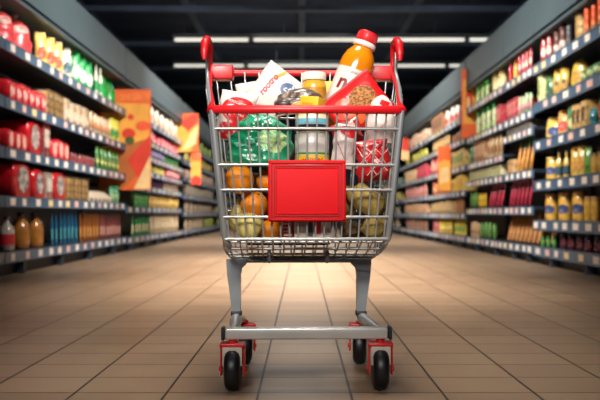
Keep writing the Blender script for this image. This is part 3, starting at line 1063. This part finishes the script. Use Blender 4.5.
for t in (.02, .25, .5, .75):
    mb.tube([rear_pt(-1, t), rear_pt(1, t)], .004, 8)
cb(mb, 'rear_grid', m_wire)


def floor_pt(u, v):
    a, b = Vector((FBx * u, FBy, FBz)), Vector((RBx * u, RBy, RBz))
    p = a.lerp(b, v)
    p.z -= .012 * math.sin(PI * v)
    return p


mb = MB()
for i in range(15):
    u = -.96 + 1.92 * i / 14
    mb.tube([floor_pt(u, j / 8) for j in range(9)], .0027, 6)
for v in (.08, .3, .55, .8, 1.0):
    mb.tube([floor_pt(-1, v), floor_pt(1, v)], .0042, 8)
cb(mb, 'basket_floor', m_wire)
# front red rail
a, b = front_pt(-1, 1.0), front_pt(1, 1.0)
path = [side_pt(-1, .12, 1.0) + Vector((.006, 0, 0)), a + Vector((-.004, .012, 0)), a + Vector((.012, -.008, 0)), Vector((0, a.y - .016, a.z)), b + Vector((-.012, -.008, 0)), b + Vector((.004, .012, 0)), side_pt(1, .12, 1.0) + Vector((-.006, 0, 0))]
cb(MB().tube(path, [.009, .0125, .0125, .0115, .0125, .0125, .009], 12), 'front_rail', m_red)
# rear handle bar with block grips
hb = cb(MB().tube([rear_pt(-1, 1.0) + Vector((0, .01, 0)), rear_pt(1, 1.0) + Vector((0, .01, 0))], .0115, 12), 'handle_bar', m_red)
for s in (-1, 1):
    x0, x1 = sorted((s * .316, s * .236))
    cb(MB().box((x0, .275, .974), (x1, .335, 1.023), .005), 'grip_block', m_red, hb)
# sign plate
sw, sh = .222, .176
sc = P(307, 191, 2.425) - C0 - Vector((.0068, 0, 0))
sgn = MB().box((sc.x - sw / 2, sc.y - .008, sc.z - sh / 2), (sc.x + sw / 2, sc.y + .004, sc.z + sh / 2), .006)
sign = cb(sgn, 'sign_plate', m_signred)
mb = MB()
for ins, dep, th in ((.004, .012, .006), (.016, .011, .003), (.0225, .011, .0022)):
    x0, x1, z0, z1 = sc.x - sw / 2 + ins, sc.x + sw / 2 - ins, sc.z - sh / 2 + ins, sc.z + sh / 2 - ins
    y0, y1 = sc.y - dep, sc.y - .006
    mb.box((x0, y0, z0), (x1, y1, z0 + th), .001)
    mb.box((x0, y0, z1 - th), (x1, y1, z1), .001)
    mb.box((x0, y0, z0), (x0 + th, y1, z1), .001)
    mb.box((x1 - th, y0, z0), (x1, y1, z1), .001)
cb(mb, 'sign_border', m_signred, sign)
mb = MB()
for ins, th in ((.0105, .0022), (.0195, .0016)):
    x0, x1, z0, z1 = sc.x - sw / 2 + ins, sc.x + sw / 2 - ins, sc.z - sh / 2 + ins, sc.z + sh / 2 - ins
    y0, y1 = sc.y - .0088, sc.y - .006
    mb.box((x0, y0, z0), (x1, y1, z0 + th))
    mb.box((x0, y0, z1 - th), (x1, y1, z1))
    mb.box((x0, y0, z0), (x0 + th, y1, z1))
    mb.box((x1 - th, y0, z0), (x1, y1, z1))
cb(mb, 'border_line', mat('4a080c', .5), sign)
# hooks under the basket front
for px in (269.5, 327):
    q = P(px, 252, 2.66) - C0
    cb(MB().tube([q + Vector((0, .01, .004)), q + Vector((0, -.005, .0)), q + Vector((0, -.012, -.022)), q + Vector((0, -.004, -.032))], [.006, .007, .007, .005], 8), 'hook', m_leg)
# legs: an inverted U of flat bar
YLG, LDX = .15, -.014
for s in (-1, 1):
    prof = []
    for (xo, xi, z) in ((.238, .168, .362), (.2375, .172, .346), (.2365, .186, .333), (.235, .190, .31), (.226, .190, .245), (.219, .191, .185)):
        prof.append([(LDX + s * xo, YLG - .016, z), (LDX + s * xi, YLG - .016, z), (LDX + s * xi, YLG + .016, z), (LDX + s * xo, YLG + .016, z)] if s > 0 else
                    [(LDX + s * xi, YLG - .016, z), (LDX + s * xo, YLG - .016, z), (LDX + s * xo, YLG + .016, z), (LDX + s * xi, YLG + .016, z)])
    cb(MB().rings(list(reversed(prof)), smooth=False), 'leg', m_leg)
    # black joint and foot strut down to the rear caster
    cb(MB().box((LDX + s * .205 - .018, YLG - .02, .176), (LDX + s * .205 + .018, YLG + .02, .192), .004), 'leg_joint', m_black)
    mb = MB().tube([(LDX + s * .204, YLG, .178), (LDX * .8 + s * .208, YLG - .02, .165), (s * .214, -.05, .16), (s * .222, -.17, .16)], [.016, .02, .017, .015], 10)
    mb.tube([(LDX + s * .206, YLG - .01, .168), (s * .2, .23, .152)], [.017, .012], 10)
    cb(mb, 'chassis_bar', m_steel)
cb(MB().box((LDX - .2, YLG - .014, .350), (LDX + .2, YLG + .014, .364), .004), 'leg_crossbar', m_leg)
# front bar
fb = cb(MB().box((-.236, -.208, .149), (.234, -.172, .183), .006), 'front_bar', mat('cbc8c4', .34, metal=.5, var=.12, scale=5))
for s in (-1, 1):
    x0, x1 = sorted((s * .236, s * .246))
    cb(MB().box((x0, -.21, .147), (x1, -.17, .185), .003), 'end_cap', m_black, fb)


def caster(x, y, top, yaw):
    W, Rr = .046, .0625
    f = MB()
    f.box((-.036, -.03, .129), (.036, .03, .139), .003)
    for s in (-1, 1):
        a, b = sorted((s * .0355, s * .0305))
        f.box((a, -.02, .046), (b, .02, .134), .002)
    f.tube([(0, 0, .138), (0, 0, top)], .013, 10)
    M = Matrix.Translation((x, y, 0)) @ Matrix.Rotation(yaw, 4, 'Z')
    o = cb(f.xf(M), 'caster_fork', m_fork)
    w = MB()
    prof = [(.02, -W / 2 + .004), (Rr - .016, -W / 2), (Rr - .005, -W / 2 + .005), (Rr, -W / 2 + .014), (Rr, W / 2 - .014), (Rr - .005, W / 2 - .005), (Rr - .016, W / 2), (.02, W / 2 - .004)]
    w.lathe(prof, 28)
    w.xf(M @ Matrix.Translation((0, 0, Rr + .0005)) @ Matrix.Rotation(PI / 2, 4, 'Y'))
    cb(w, 'wheel', m_tyre, o)
    for s in (-1, 1):
        bb = MB().lathe([(.008, 0), (.008, .003), (.005, .005)], 10).xf(M @ Matrix.Translation((s * .0355, 0, Rr)) @ Matrix.Rotation(s * PI / 2, 4, 'Y'))
        cb(bb, 'axle_bolt', m_fork, o)
    cb(MB().box((-.0285, -.028, .075), (.0285, -.022, .129), .002).xf(M), 'bracket', m_cream, o)


for s in (-1, 1):
    caster(s * .2135, -.187, .152, -.03)
    caster(s * .196, .24, .15, R(-7) * s)

# ------------------------------------------------------------------ groceries in the cart
EPS = .0005


def floorz(Y):               # height of the sloping basket floor (top of its wires)
    v = (Y - 2.46) / .44
    return FBz + (RBz - FBz) * v + .008


def place(name, px, py, Y, tilt=0., rz=0., pitch=0.):
    """Empty whose origin is the base centre of an upright grocery, tilted (degrees) to the viewer's right."""
    M = Matrix.Translation(P(px, py, Y)) @ Matrix.Rotation(R(tilt), 4, 'Y') @ Matrix.Rotation(R(pitch), 4, 'X') @ Matrix.Rotation(R(rz), 4, 'Z')
    return empty(name, M=M)


def pxm(n, Y):
    return n * Y / F


# cartons that carry the pile (only glimpsed between the bags)
m_card = mat('6a4a30', .8, var=.15, scale=10)


def solid_box(name, px0, px1, py0, py1, Y0, Y1, m, label, cat='carton'):
    a, b = P(px0, py1, Y0), P(px1, py0, Y0)
    cx, cy = (a.x + b.x) / 2, (Y0 + Y1) / 2
    o = MB().box((a.x - cx, Y0 - cy, 0), (b.x - cx, Y1 - cy, b.z - a.z), .004).build(name, m)
    o.location = (cx, cy, a.z)
    if label:
        tag(o, label, cat)
    return o


b1 = solid_box('cardboard_box', 247, 330, 168, 240, 2.645, 2.86, m_card, 'plain brown cardboard box behind the fruit inside the cart')
b1.location.z = floorz(2.645)
MB().box((-.02, -.109, 0), (.02, -.1078, .222)).build('packing_tape', mat('8a6a44', .4), b1)

# white printed carton standing at the bottom, top carries the cans
cw = solid_box('printed_carton', 294, 331, 165, 238, 2.50, 2.60, mat('cdbfb2', .6, var=.1), 'white carton with red and navy print standing behind the sign plate')
cw.location.z = floorz(2.5)
for (x0, x1, z0, z1, c) in ((.005, .025, .012, .05, 'b8202a'), (-.012, .001, .006, .06, '3a3a44'), (-.05, -.02, .035, .05, '8a8078'), (.03, .05, .01, .03, '9a8f88')):
    MB().box((x0, -.0515, z0), (x1, -.05, z1)).build('print', mat(c, .6), cw)
hcar = P(0, 165, 2.5).z - P(0, 238, 2.5).z + cw.location.z


def can(name, px, Y, r, z, h, body, bands, label, cat, lid=None):
    t = empty(name, (P(px, 0, Y).x, Y, z + EPS))
    MB().lathe([(r * .93, 0), (r, .006), (r, h - .006), (r * .93, h)], 32).build('body', mat(body, .3, var=.08, coat=.3), t)
    for z0, z1, c in bands:
        MB().lathe([(r * 1.006, h * z0), (r * 1.006, h * z1)], 32).build('band', mat(c, .4, var=.06), t)
    tag(t, label, cat)
    return t


def ring_text(s, size, r, z, m, parent, name='lettering', shear=0., a0=0., bold=0.):
    mb = text_mb(s, size, .0003, shear, bold)
    mb.v = [((r + .0012) * math.sin(x / r + a0), -(r + .0012 - y) * math.cos(x / r + a0), zz + z) for x, y, zz in mb.v]
    return mb.build(name, m, parent)


rc = pxm(17, 2.56)
m_ltr = mat('b3261e', .5)
c1 = can('food_jar', 312, 2.555, rc, hcar, .098, 'cfc9c0', [(.05, .32, 'e6b422'), (.34, .40, '3f8a3a'), (.86, .97, 'd8d2c6')],
         'wide pale jar with yellow lettered band below the blue-banded can', 'jar')
ring_text('wlinner', .022, rc * 1.006, .018, m_ltr, c1)
zt = hcar + .099
c2 = can('food_can', 312, 2.555, rc * .97, zt, .066, 'e9dfc0', [(.05, .36, '23304f'), (.38, .62, '6cb6cc'), (.8, .96, 'd9b25c')],
         'food can with navy and light blue bands stacked on the pale jar', 'can')
zt2 = zt + .0672
# yellow carton lying on the can
t = empty('yellow_carton', M=Matrix.Translation((P(312, 0, 2.56).x, 2.56, zt2 + .006)) @ Matrix.Rotation(R(7), 4, 'Y') @ Matrix.Rotation(R(-25), 4, 'Z'))
MB().box((-.03, -.028, 0), (.03, .028, .036), .003).build('body', mat('e8b81e', .45, var=.1), t)
MB().box((-.022, -.0292, .006), (.014, -.028, .016)).build('band', mat('c9861a', .5), t)
tag(t, 'small bright yellow carton lying on top of the cans', 'carton')


# ---- fruit at the lower front corner
def orange(px, py, Y, rpx, seed, label, z=None):
    r = pxm(rpx, Y)
    p = P(px, py, Y)
    t = empty('orange', (p.x, Y, p.z - r))
    mb = MB().blob((0, 0, r), (r, r * .96, r), seed, .05, 1.3, 28, 18)
    mb.build('peel', mat('f08a12', .42, var=.12, scale=30, bump=.25, bscale=220), t)
    d = Vector((.35, -.55, .75)).normalized() if seed % 2 else Vector((-.2, -.4, .9)).normalized()
    q = Vector((0, 0, r)) + d * r * .97
    mb = MB().lathe([(.004, -.002), (.0045, .002), (.002, .004)], 8).xf(Matrix.Translation(q) @ d.to_track_quat('Z', 'Y').to_matrix().to_4x4())
    mb.build('stem_end', mat('5c6a2a', .7), t)
    tag(t, label, 'orange', 'oranges in the cart')


def pear(px, py, Y, wpx, hpx, tilt, seed, label):
    w, h = pxm(wpx, Y), pxm(hpx, Y)
    M = Matrix.Translation(P(px, py, Y)) @ Matrix.Rotation(R(tilt), 4, 'Y')
    t = empty('pear', M=M)
    r = w / 2
    prof = [(r * .25, 0), (r * .7, h * .04), (r * .97, h * .22), (r, h * .4), (r * .85, h * .58), (r * .52, h * .75), (r * .34, h * .9), (r * .14, h * .98)]
    mb = MB().lathe(prof, 24)
    mb.build('flesh', mat('d8c470', .42, var=.14, scale=14, bump=.1), t)
    MB().tube([(0, 0, h * .95), (.002, 0, h * 1.04), (.006, 0, h * 1.12)], [.003, .0025, .0032], 6).build('stem', mat('6a5a34', .7), t)
    tag(t, label, 'pear', 'pears in the cart')


pear(260, 232, 2.515, 28, 34, -62, 1, 'pale yellow pear lying at the front bottom of the cart')
pear(237, 232, 2.62, 18, 36, 4, 2, 'upright pale pear standing half hidden behind the lying pear')
orange(240, 179.5, 2.53, 14.5, 2, 'topmost large orange under the green bag')
orange(254, 205, 2.58, 14, 3, 'middle orange between the topmost one and the pears')
orange(268, 181, 2.60, 12, 4, 'orange half hidden behind the sign plate corner')
orange(271, 230.5, 2.57, 11.5, 6, 'bottom orange beside the red printed packet')

# red printed packet standing
pk = solid_box('printed_packet', 283, 292.5, 190, 238, 2.50, 2.58, mat('9c3a34', .6, var=.2, scale=60), 'slim red-brown packet standing beside the white carton')
pk.location.z = floorz(2.5)
mb = MB()
for i in range(9):
    mb.box((-.012, -.0412, .008 + .011 * i), (.011 - .004 * (i % 3), -.04, .012 + .011 * i))
mb.build('print', mat('d8b0a0', .6), pk)

# ---- potatoes
m_pot = mat('a58a44', .7, second='6e5526', thr=.6, scale=20, bump=.5, bscale=60)
m_pot2 = mat('6f5730', .75, second='4a3720', thr=.5, scale=24, bump=.5, bscale=60)


def potato(px, py, Y, wpx, hpx, dy, rot, seed, m, label):
    p = P(px, py, Y)
    w, h = pxm(wpx, Y) / 2, pxm(hpx, Y) / 2
    t = MB().blob((0, 0, 0), (w, dy, h), seed, .3, 1.5, 28, 18).xf(Matrix.Rotation(R(rot), 4, 'Y')).build('potato', m)
    t.location = p
    tag(t, label, 'potato', 'potatoes in the cart')
    mb = MB()
    rnd = random.Random(seed)
    return t


potato(366, 200, 2.53, 40, 27, .045, 38, 1, m_pot, 'largest knobbly yellow potato under the red mesh pack')
potato(346, 203, 2.595, 22, 34, .04, 8, 4, m_pot, 'yellow-green potato standing beside the sign plate edge')
potato(374, 227.5, 2.54, 27, 20, .042, -8, 5, m_pot, 'round yellow potato at the front bottom corner')
potato(349, 229, 2.54, 22, 18, .04, 10, 7, m_pot2, 'dark brown potato at the bottom beside the white carton')
potato(360, 231, 2.60, 24, 16, .03, 0, 9, m_pot2, 'dark brown potato behind the other bottom ones')
potato(379, 203, 2.61, 11, 30, .04, -8, 11, m_pot2, 'dark brown potato against the side wires')

# ---- green bag of salad
gb = empty('salad_bag', M=Matrix.Translation(P(258, 166, 2.545)) @ Matrix.Rotation(R(8), 4, 'Y'))
p = Pouch(pxm(64, 2.54), .11, pxm(52, 2.54), 'dome', 3, .16, n=2.2, fr=3.0)
p.body(60, 40).build('film', mat('0a8055', .2, second='28a878', thr=.58, scale=16, coat=.6, bump=.8, bscale=34), gb)
p.drape(patch_oval(.085, .075, 30, 10), .035, .08, -.35, .003).build('window', mat('c9e3a0', .25, second='4fb070', thr=.54, scale=44, coat=.5, bump=.7, bscale=60), gb)
p.drape(patch_rect(.06, .014, 10), -.045, .06, .35, .0025).build('sticker', mat('7fd8c0', .3, second='149a70', thr=.5, scale=50), gb)
tag(gb, 'crinkled emerald green salad bag lying above the oranges', 'bag')
# dark greens below it
potato(252, 166.5, 2.62, 34, 12, .02, 5, 14, mat('1f4a2a', .5, var=.4, scale=30), 'dark').name = 'cucumber'
bpy.data.objects['cucumber']['label'] = 'dark green cucumber wedged between the green bag and oranges'
bpy.data.objects['cucumber']['category'] = 'cucumber'
del bpy.data.objects['cucumber']['group']

# ---- red and white round-print bag
m_white = mat('dfcdc6', .4, var=.06, scale=14, coat=.2, bump=.25, bscale=26)
m_pkred = mat('cf1f24', .32, var=.15, scale=20, coat=.4, bump=.3, bscale=40)
t = empty('rice_bag', M=Matrix.Translation(P(232, 141, 2.63)) @ Matrix.Rotation(R(10), 4, 'Y'))
p = Pouch(pxm(38, 2.6), .07, pxm(50, 2.6), 'pillow', 5, .1, n=2.3)
p.body(44, 30).build('wrapper', m_white, t)
p.drape(patch_oval(.105, .085, 30, 8), .008, .092, -.25, .002).build('roundel', m_pkred, t)
p.drape(patch_rect(.09, .05, 10), .0, .03, .1, .002).build('lower_print', mat('cf1f24', .35, second='efe0d8', thr=.52, scale=26), t)
for i, (s, w) in enumerate((('mocaroro', .017), ('delicroza', .017), ('roso', .014))):
    p.drape(text_mb(s, w, .0003), .006 + .002 * i, .116 - .018 * i, -.22, .0035).build('lettering', mat('f2ddd6', .5), t)
tag(t, 'white bag with red round print beside the cart handle post', 'bag')

# ---- white packet with grey oval, leaning
t = empty('flour_packet', M=Matrix.Translation(P(288, 73, 2.71)) @ Matrix.Rotation(R(38), 4, 'Y') @ Matrix.Translation((0, 0, -.19)))
w = pxm(43, 2.71)
p = Pouch(w, .05, .19, 'pillow', 8, .035, n=3.2)
p.body(44, 30).build('wrapper', m_white, t)
p.drape(patch_oval(.062, .056, 30, 6), .034, .145, 0, .002).build('oval_badge', mat('5d6f93', .45, var=.08), t)
p.drape(patch_oval(.06, .054, 30, 2, .86), .034, .145, 0, .0028).build('badge_ring', mat('d8dce2', .5), t)
p.drape(text_mb('Snf', .03, .0004, .2, .0006), .034, .144, R(52), .004).build('lettering', mat('e4e6ea', .5), t)
p.drape(text_mb('rootro', .028, .0004, .1, .0008), -.022, .122, R(86), .003).build('lettering', mat('c8323a', .5), t)
p.drape(patch_oval(.008, .05, 16, 3), -.012, .170, R(-22), .003).build('leaf_print', mat('b5a838', .5), t)
tag(t, 'tall white packet with grey oval badge leaning against the handle bar', 'packet')
t = empty('sugar_packet', M=Matrix.Translation(P(256, 124, 2.80)) @ Matrix.Rotation(R(-9), 4, 'Y'))
p = Pouch(pxm(30, 2.76), .05, pxm(43, 2.76), 'pillow', 11, .05, n=3)
p.body(36, 24).build('wrapper', mat('d8c6be', .4, var=.06, scale=14, coat=.2), t)
p.drape(patch_rect(.05, .02, 8), .01, .05, 0, .002).build('print', m_pkred, t)
tag(t, 'small plain white packet peeking out behind the red round-print bag', 'packet')

# ---- bag of dark bread rolls
t = empty('bread_bag', M=Matrix.Translation(P(299, 112.5, 2.628)) @ Matrix.Rotation(R(-8), 4, 'Y'))
p = Pouch(pxm(50, 2.6), .055, pxm(24, 2.6), 'dome', 15, .2, n=2.2, fr=2.6)
p.body(48, 26).build('bag_film', mat('5c4a40', .3, second='a8968a', thr=.58, scale=26, coat=.5, bump=.6, bscale=50), t)
MB().blob((-.042, -.012, .028), (.030, .022, .018), 4, .2).build('bread_roll', mat('3a2a26', .5, var=.4, scale=40, coat=.3), t)
MB().blob((.0, -.018, .018), (.028, .018, .016), 6, .2).build('bread_roll', mat('a8763a', .6, second='c89a54', thr=.5, scale=60, bump=.6), t)
tag(t, 'greyish clear bag of dark bread rolls leaning on the yellow carton', 'bag')

# ---- jar with white lid
t = empty('mustard_jar', (P(314, 0, 2.69).x, 2.69, P(0, 73, 2.69).z - .115))
r = pxm(12.3, 2.69)
MB().lathe([(r * .85, 0), (r * .98, .008), (r, .06), (r, .078), (r * .86, .088), (r * .84, .092)], 28).build('glass', mat('d8a838', .2, var=.15, scale=30, coat=.6), t)
MB().lathe([(r * .97, .0905), (r * .98, .094), (r * .98, .112), (r * .92, .115)], 36).build('lid', mat('f0e4d2', .35, var=.04, coat=.3), t)
MB().lathe([(r * 1.008, .025), (r * 1.008, .066)], 28).build('sticker', mat('c98a24', .5, var=.2, scale=50), t)
tag(t, 'yellow mustard jar with white lid standing between packet and orange bottle', 'jar')
t = solid_box('tea_carton', 324, 337, 81, 130, 2.855, 2.90, mat('e0b224', .5, var=.15, scale=30), 'yellow tea carton standing behind the mustard jar')
MB().box((-.016, -.0237, .1), (.016, -.0225, .13)).build('print', mat('b8801c', .5), t)

# ---- juice bottle
L = .30
t = empty('juice_bottle', M=Matrix.Translation(P(369, 33, 2.79)) @ Matrix.Rotation(R(21), 4, 'Y') @ Matrix.Translation((0, 0, -L)))
rb = pxm(17, 2.79)
MB().lathe([(rb * .85, 0), (rb, .01), (rb, .175), (rb * .97, .2), (rb * .86, .222), (rb * .66, .238), (rb * .56, .246), (rb * .56, .262)], 36).build('juice_body', mat('f0860f', .16, var=.1, scale=8, coat=.7), t)
MB().lathe([(rb * .64, .248), (rb * .69, .25), (rb * .69, .263), (rb * .62, .265)], 32).build('neck_ring', mat('f0dcd4', .4, var=.04), t)
mb = MB().lathe([(rb * .57, .2655), (rb * .6, .268), (rb * .6, .295), (rb * .55, L)], 32)
for i in range(28):
    a = 2 * PI * i / 28
    mb.tube([(rb * .6 * math.cos(a), rb * .6 * math.sin(a), .27), (rb * .6 * math.cos(a), rb * .6 * math.sin(a), .293)], .0012, 4)
mb.build('cap', m_red, t)
MB().lathe([(rb * 1.008, .02), (rb * 1.008, .165)], 40).build('wrap_label', mat('e6d4ca', .45, var=.04), t)
ring_text('no', .066, rb * 1.008, .112, mat('7e1a24', .5), t, shear=.1, a0=-.12, bold=.0022)
ring_text('picicici', .013, rb * 1.008, .152, mat('5a4a4c', .5), t, a0=.12)
tag(t, 'orange juice bottle with red cap leaning at the cart rear', 'bottle')

# ---- red snack bag, corner up
ux = Vector((.77, 0, .63))      # along the crimp
apex = P(367, 69, 2.635)
M = Matrix.Rotation(R(-38), 4, 'Y')
W_, H_ = pxm(60, 2.635), pxm(45, 2.635)
t = empty('snack_bag', M=Matrix.Translation(apex) @ M @ Matrix.Translation((-W_ / 2, 0, -H_)))
p = Pouch(W_, .05, H_, 'pillow', 21, .05, n=3)
p.body(48, 32).build('foil', mat('d31d20', .28, var=.14, scale=14, coat=.5, bump=.35, bscale=30), t)
mb = MB()
mb.box((-W_ / 2 * .99, -.003, H_ * .965), (W_ / 2 * .99, .003, H_ * 1.02))
for i in range(30):
    x = -W_ / 2 + W_ * (i + .5) / 30
    mb.box((x - .001, -.004, H_ * .967), (x + .001, -.003, H_ * 1.018))
mb.build('crimp', mat('9c141c', .35), t)
p.drape(patch_oval(.076, .085, 30, 10), .024, .074, R(30), .004).build('crunch_print', mat('c98a4e', .7, second='8a5428', thr=.5, scale=110, bump=.9, bscale=160), t)
p.drape(patch_oval(.07, .06, 30, 6), -.042, .085, R(30), .003).build('swirl_print', mat('e8503c', .4, second='f0a090', thr=.58, scale=20), t)
p.drape(patch_oval(.05, .06, 30, 6), -.02, .045, R(10), .0035).build('swirl_print', mat('ea6a34', .45, var=.1), t)
tag(t, 'shiny red snack bag with crunchy brown print, corner pointing up', 'bag')

# ---- white bag right, meat packs
t = empty('white_bag', M=Matrix.Translation(P(379, 143, 2.575)) @ Matrix.Rotation(R(4), 4, 'Y'))
p = Pouch(pxm(29, 2.57), .075, pxm(48, 2.57), 'dome', 25, .07, n=2.3)
p.body(44, 30).build('wrapper', mat('decec6', .4, var=.06, scale=14, coat=.3, bump=.3, bscale=30), t)
p.drape(patch_rect(.024, .016, 6), .006, .118, R(-20), .003).build('emblem', m_pkred, t)
p.drape(patch_rect(.05, .004, 8), 0, .045, R(50), .002).build('crease_print', mat('d8a8a0', .5), t)
tag(t, 'white rounded bag with small red emblem at the front corner', 'bag')
t = empty('meat_pack', M=Matrix.Translation(P(375, 181, 2.54)) @ Matrix.Rotation(R(-6), 4, 'Y'))
p = Pouch(pxm(34, 2.535), .075, pxm(41, 2.535), 'pillow', 28, .16, n=2.2, fr=2.6)
p.body(48, 32).build('net_wrap', mat('c01a1e', .3, second='7c1014', thr=.6, scale=24, coat=.5, bump=.7, bscale=40), t)
for (cx, cz, w, h, rt) in ((-.02, .06, .0022, .10, .5), (.008, .065, .0022, .11, .62), (.03, .06, .002, .08, .55), (-.015, .075, .002, .09, -.8), (.012, .055, .0022, .10, -.7), (.02, .03, .002, .07, -.9)):
    p.drape(patch_rect(w, h, 10), cx, cz, rt, .003).build('white_web', mat('ecc8c0', .5), t)
tag(t, 'red meshed pack with white web lines above the potatoes', 'pack')
t = empty('meat_pack', M=Matrix.Translation(P(340.5, 168, 2.522)) @ Matrix.Rotation(R(8), 4, 'Y'))
p = Pouch(pxm(22, 2.525), .05, pxm(44, 2.525), 'pillow', 31, .1, n=2.2)
p.body(40, 28).build('wrapper', mat('deccc6', .38, var=.08, scale=16, coat=.3, bump=.4, bscale=36), t)
p.drape(patch_oval(.05, .03, 20, 5), .008, .108, -.4, .003).build('red_print', m_pkred, t)
p.drape(patch_rect(.003, .09, 8), -.012, .06, .5, .002).build('crease_print', mat('c98a84', .5), t)
tag(t, 'white pack with red top print beside the pale jar', 'pack')
t = empty('meat_pack', M=Matrix.Translation(P(352, 146, 2.578)) @ Matrix.Rotation(R(-20), 4, 'Y'))
p = Pouch(pxm(30, 2.6), .045, pxm(26, 2.6), 'pillow', 35, .14, n=2.3)
p.body(40, 28).build('net_wrap', mat('a8181e', .3, second='5c0e12', thr=.55, scale=30, coat=.5, bump=.7, bscale=40), t)
p.drape(patch_oval(.05, .03, 20, 5), 0, .05, .4, .003).build('pale_print', mat('d88a80', .45, var=.2), t)
tag(t, 'dark red pack just under the rail below the snack bag', 'pack')

# ------------------------------------------------------------------ lighting
def area(name, loc, sx, sy, power, color, target=None, spread=180):
    l = bpy.data.lights.new(name, 'AREA')
    l.shape = 'RECTANGLE'
    l.size, l.size_y = sx, sy
    l.energy = power
    l.color = color
    l.spread = R(spread)
    o = bpy.data.objects.new(name, l)
    COL.objects.link(o)
    o.location = loc
    if target:
        o.rotation_euler = (Vector(target) - Vector(loc)).to_track_quat('-Z', 'Y').to_euler()
    return o


WARM = (1, .89, .77)
NEUT = (1, .95, .88)
area('aisle_lamp', (0, 8.0, 4.5), 1.2, 6, 180, WARM, None, 48)
area('aisle_lamp', (0, 16, 4.5), 2.0, 6, 150, WARM, None, 120)
area('aisle_lamp', (0, 24, 4.5), 2.4, 7, 220, NEUT)
area('shelf_fill_light', (1.0, 5.4, 4.2), .6, 1.5, 85, NEUT, (-2.6, 9.4, 1.6), 56)  # unseen pair of fill lights added to brighten the nearer shelf fronts
area('shelf_fill_light', (-1.0, 5.4, 4.2), .6, 1.5, 85, NEUT, (2.6, 9.4, 1.6), 56)
area('shelf_fill_light', (1.0, 11.0, 4.3), .6, 1.5, 120, NEUT, (-2.6, 16.5, 1.6), 60)  # second unseen pair, added to lift the dim racks further down
area('shelf_fill_light', (-1.0, 11.0, 4.3), .6, 1.5, 120, NEUT, (2.6, 16.5, 1.6), 60)
area('near_unseen_light', (-.4, -.9, 2.3), 1.9, .9, 14, NEUT, (0, 2.6, 1.0), 34)  # unseen front fill added behind the camera, lights the cart, spares near floor
area('near_unseen_light', (0, 2.65, 3.6), .7, .6, 9, NEUT, None, 60)
w = bpy.data.worlds.new('World')
S.world = w
w.use_nodes = True
w.node_tree.nodes['Background'].inputs['Color'].default_value = (.4, .58, .9, 1)
w.node_tree.nodes['Background'].inputs['Strength'].default_value = .05

S.view_settings.view_transform = 'Standard'
S.view_settings.look = 'None'
S.view_settings.gamma = 1
S.view_settings.exposure = 0
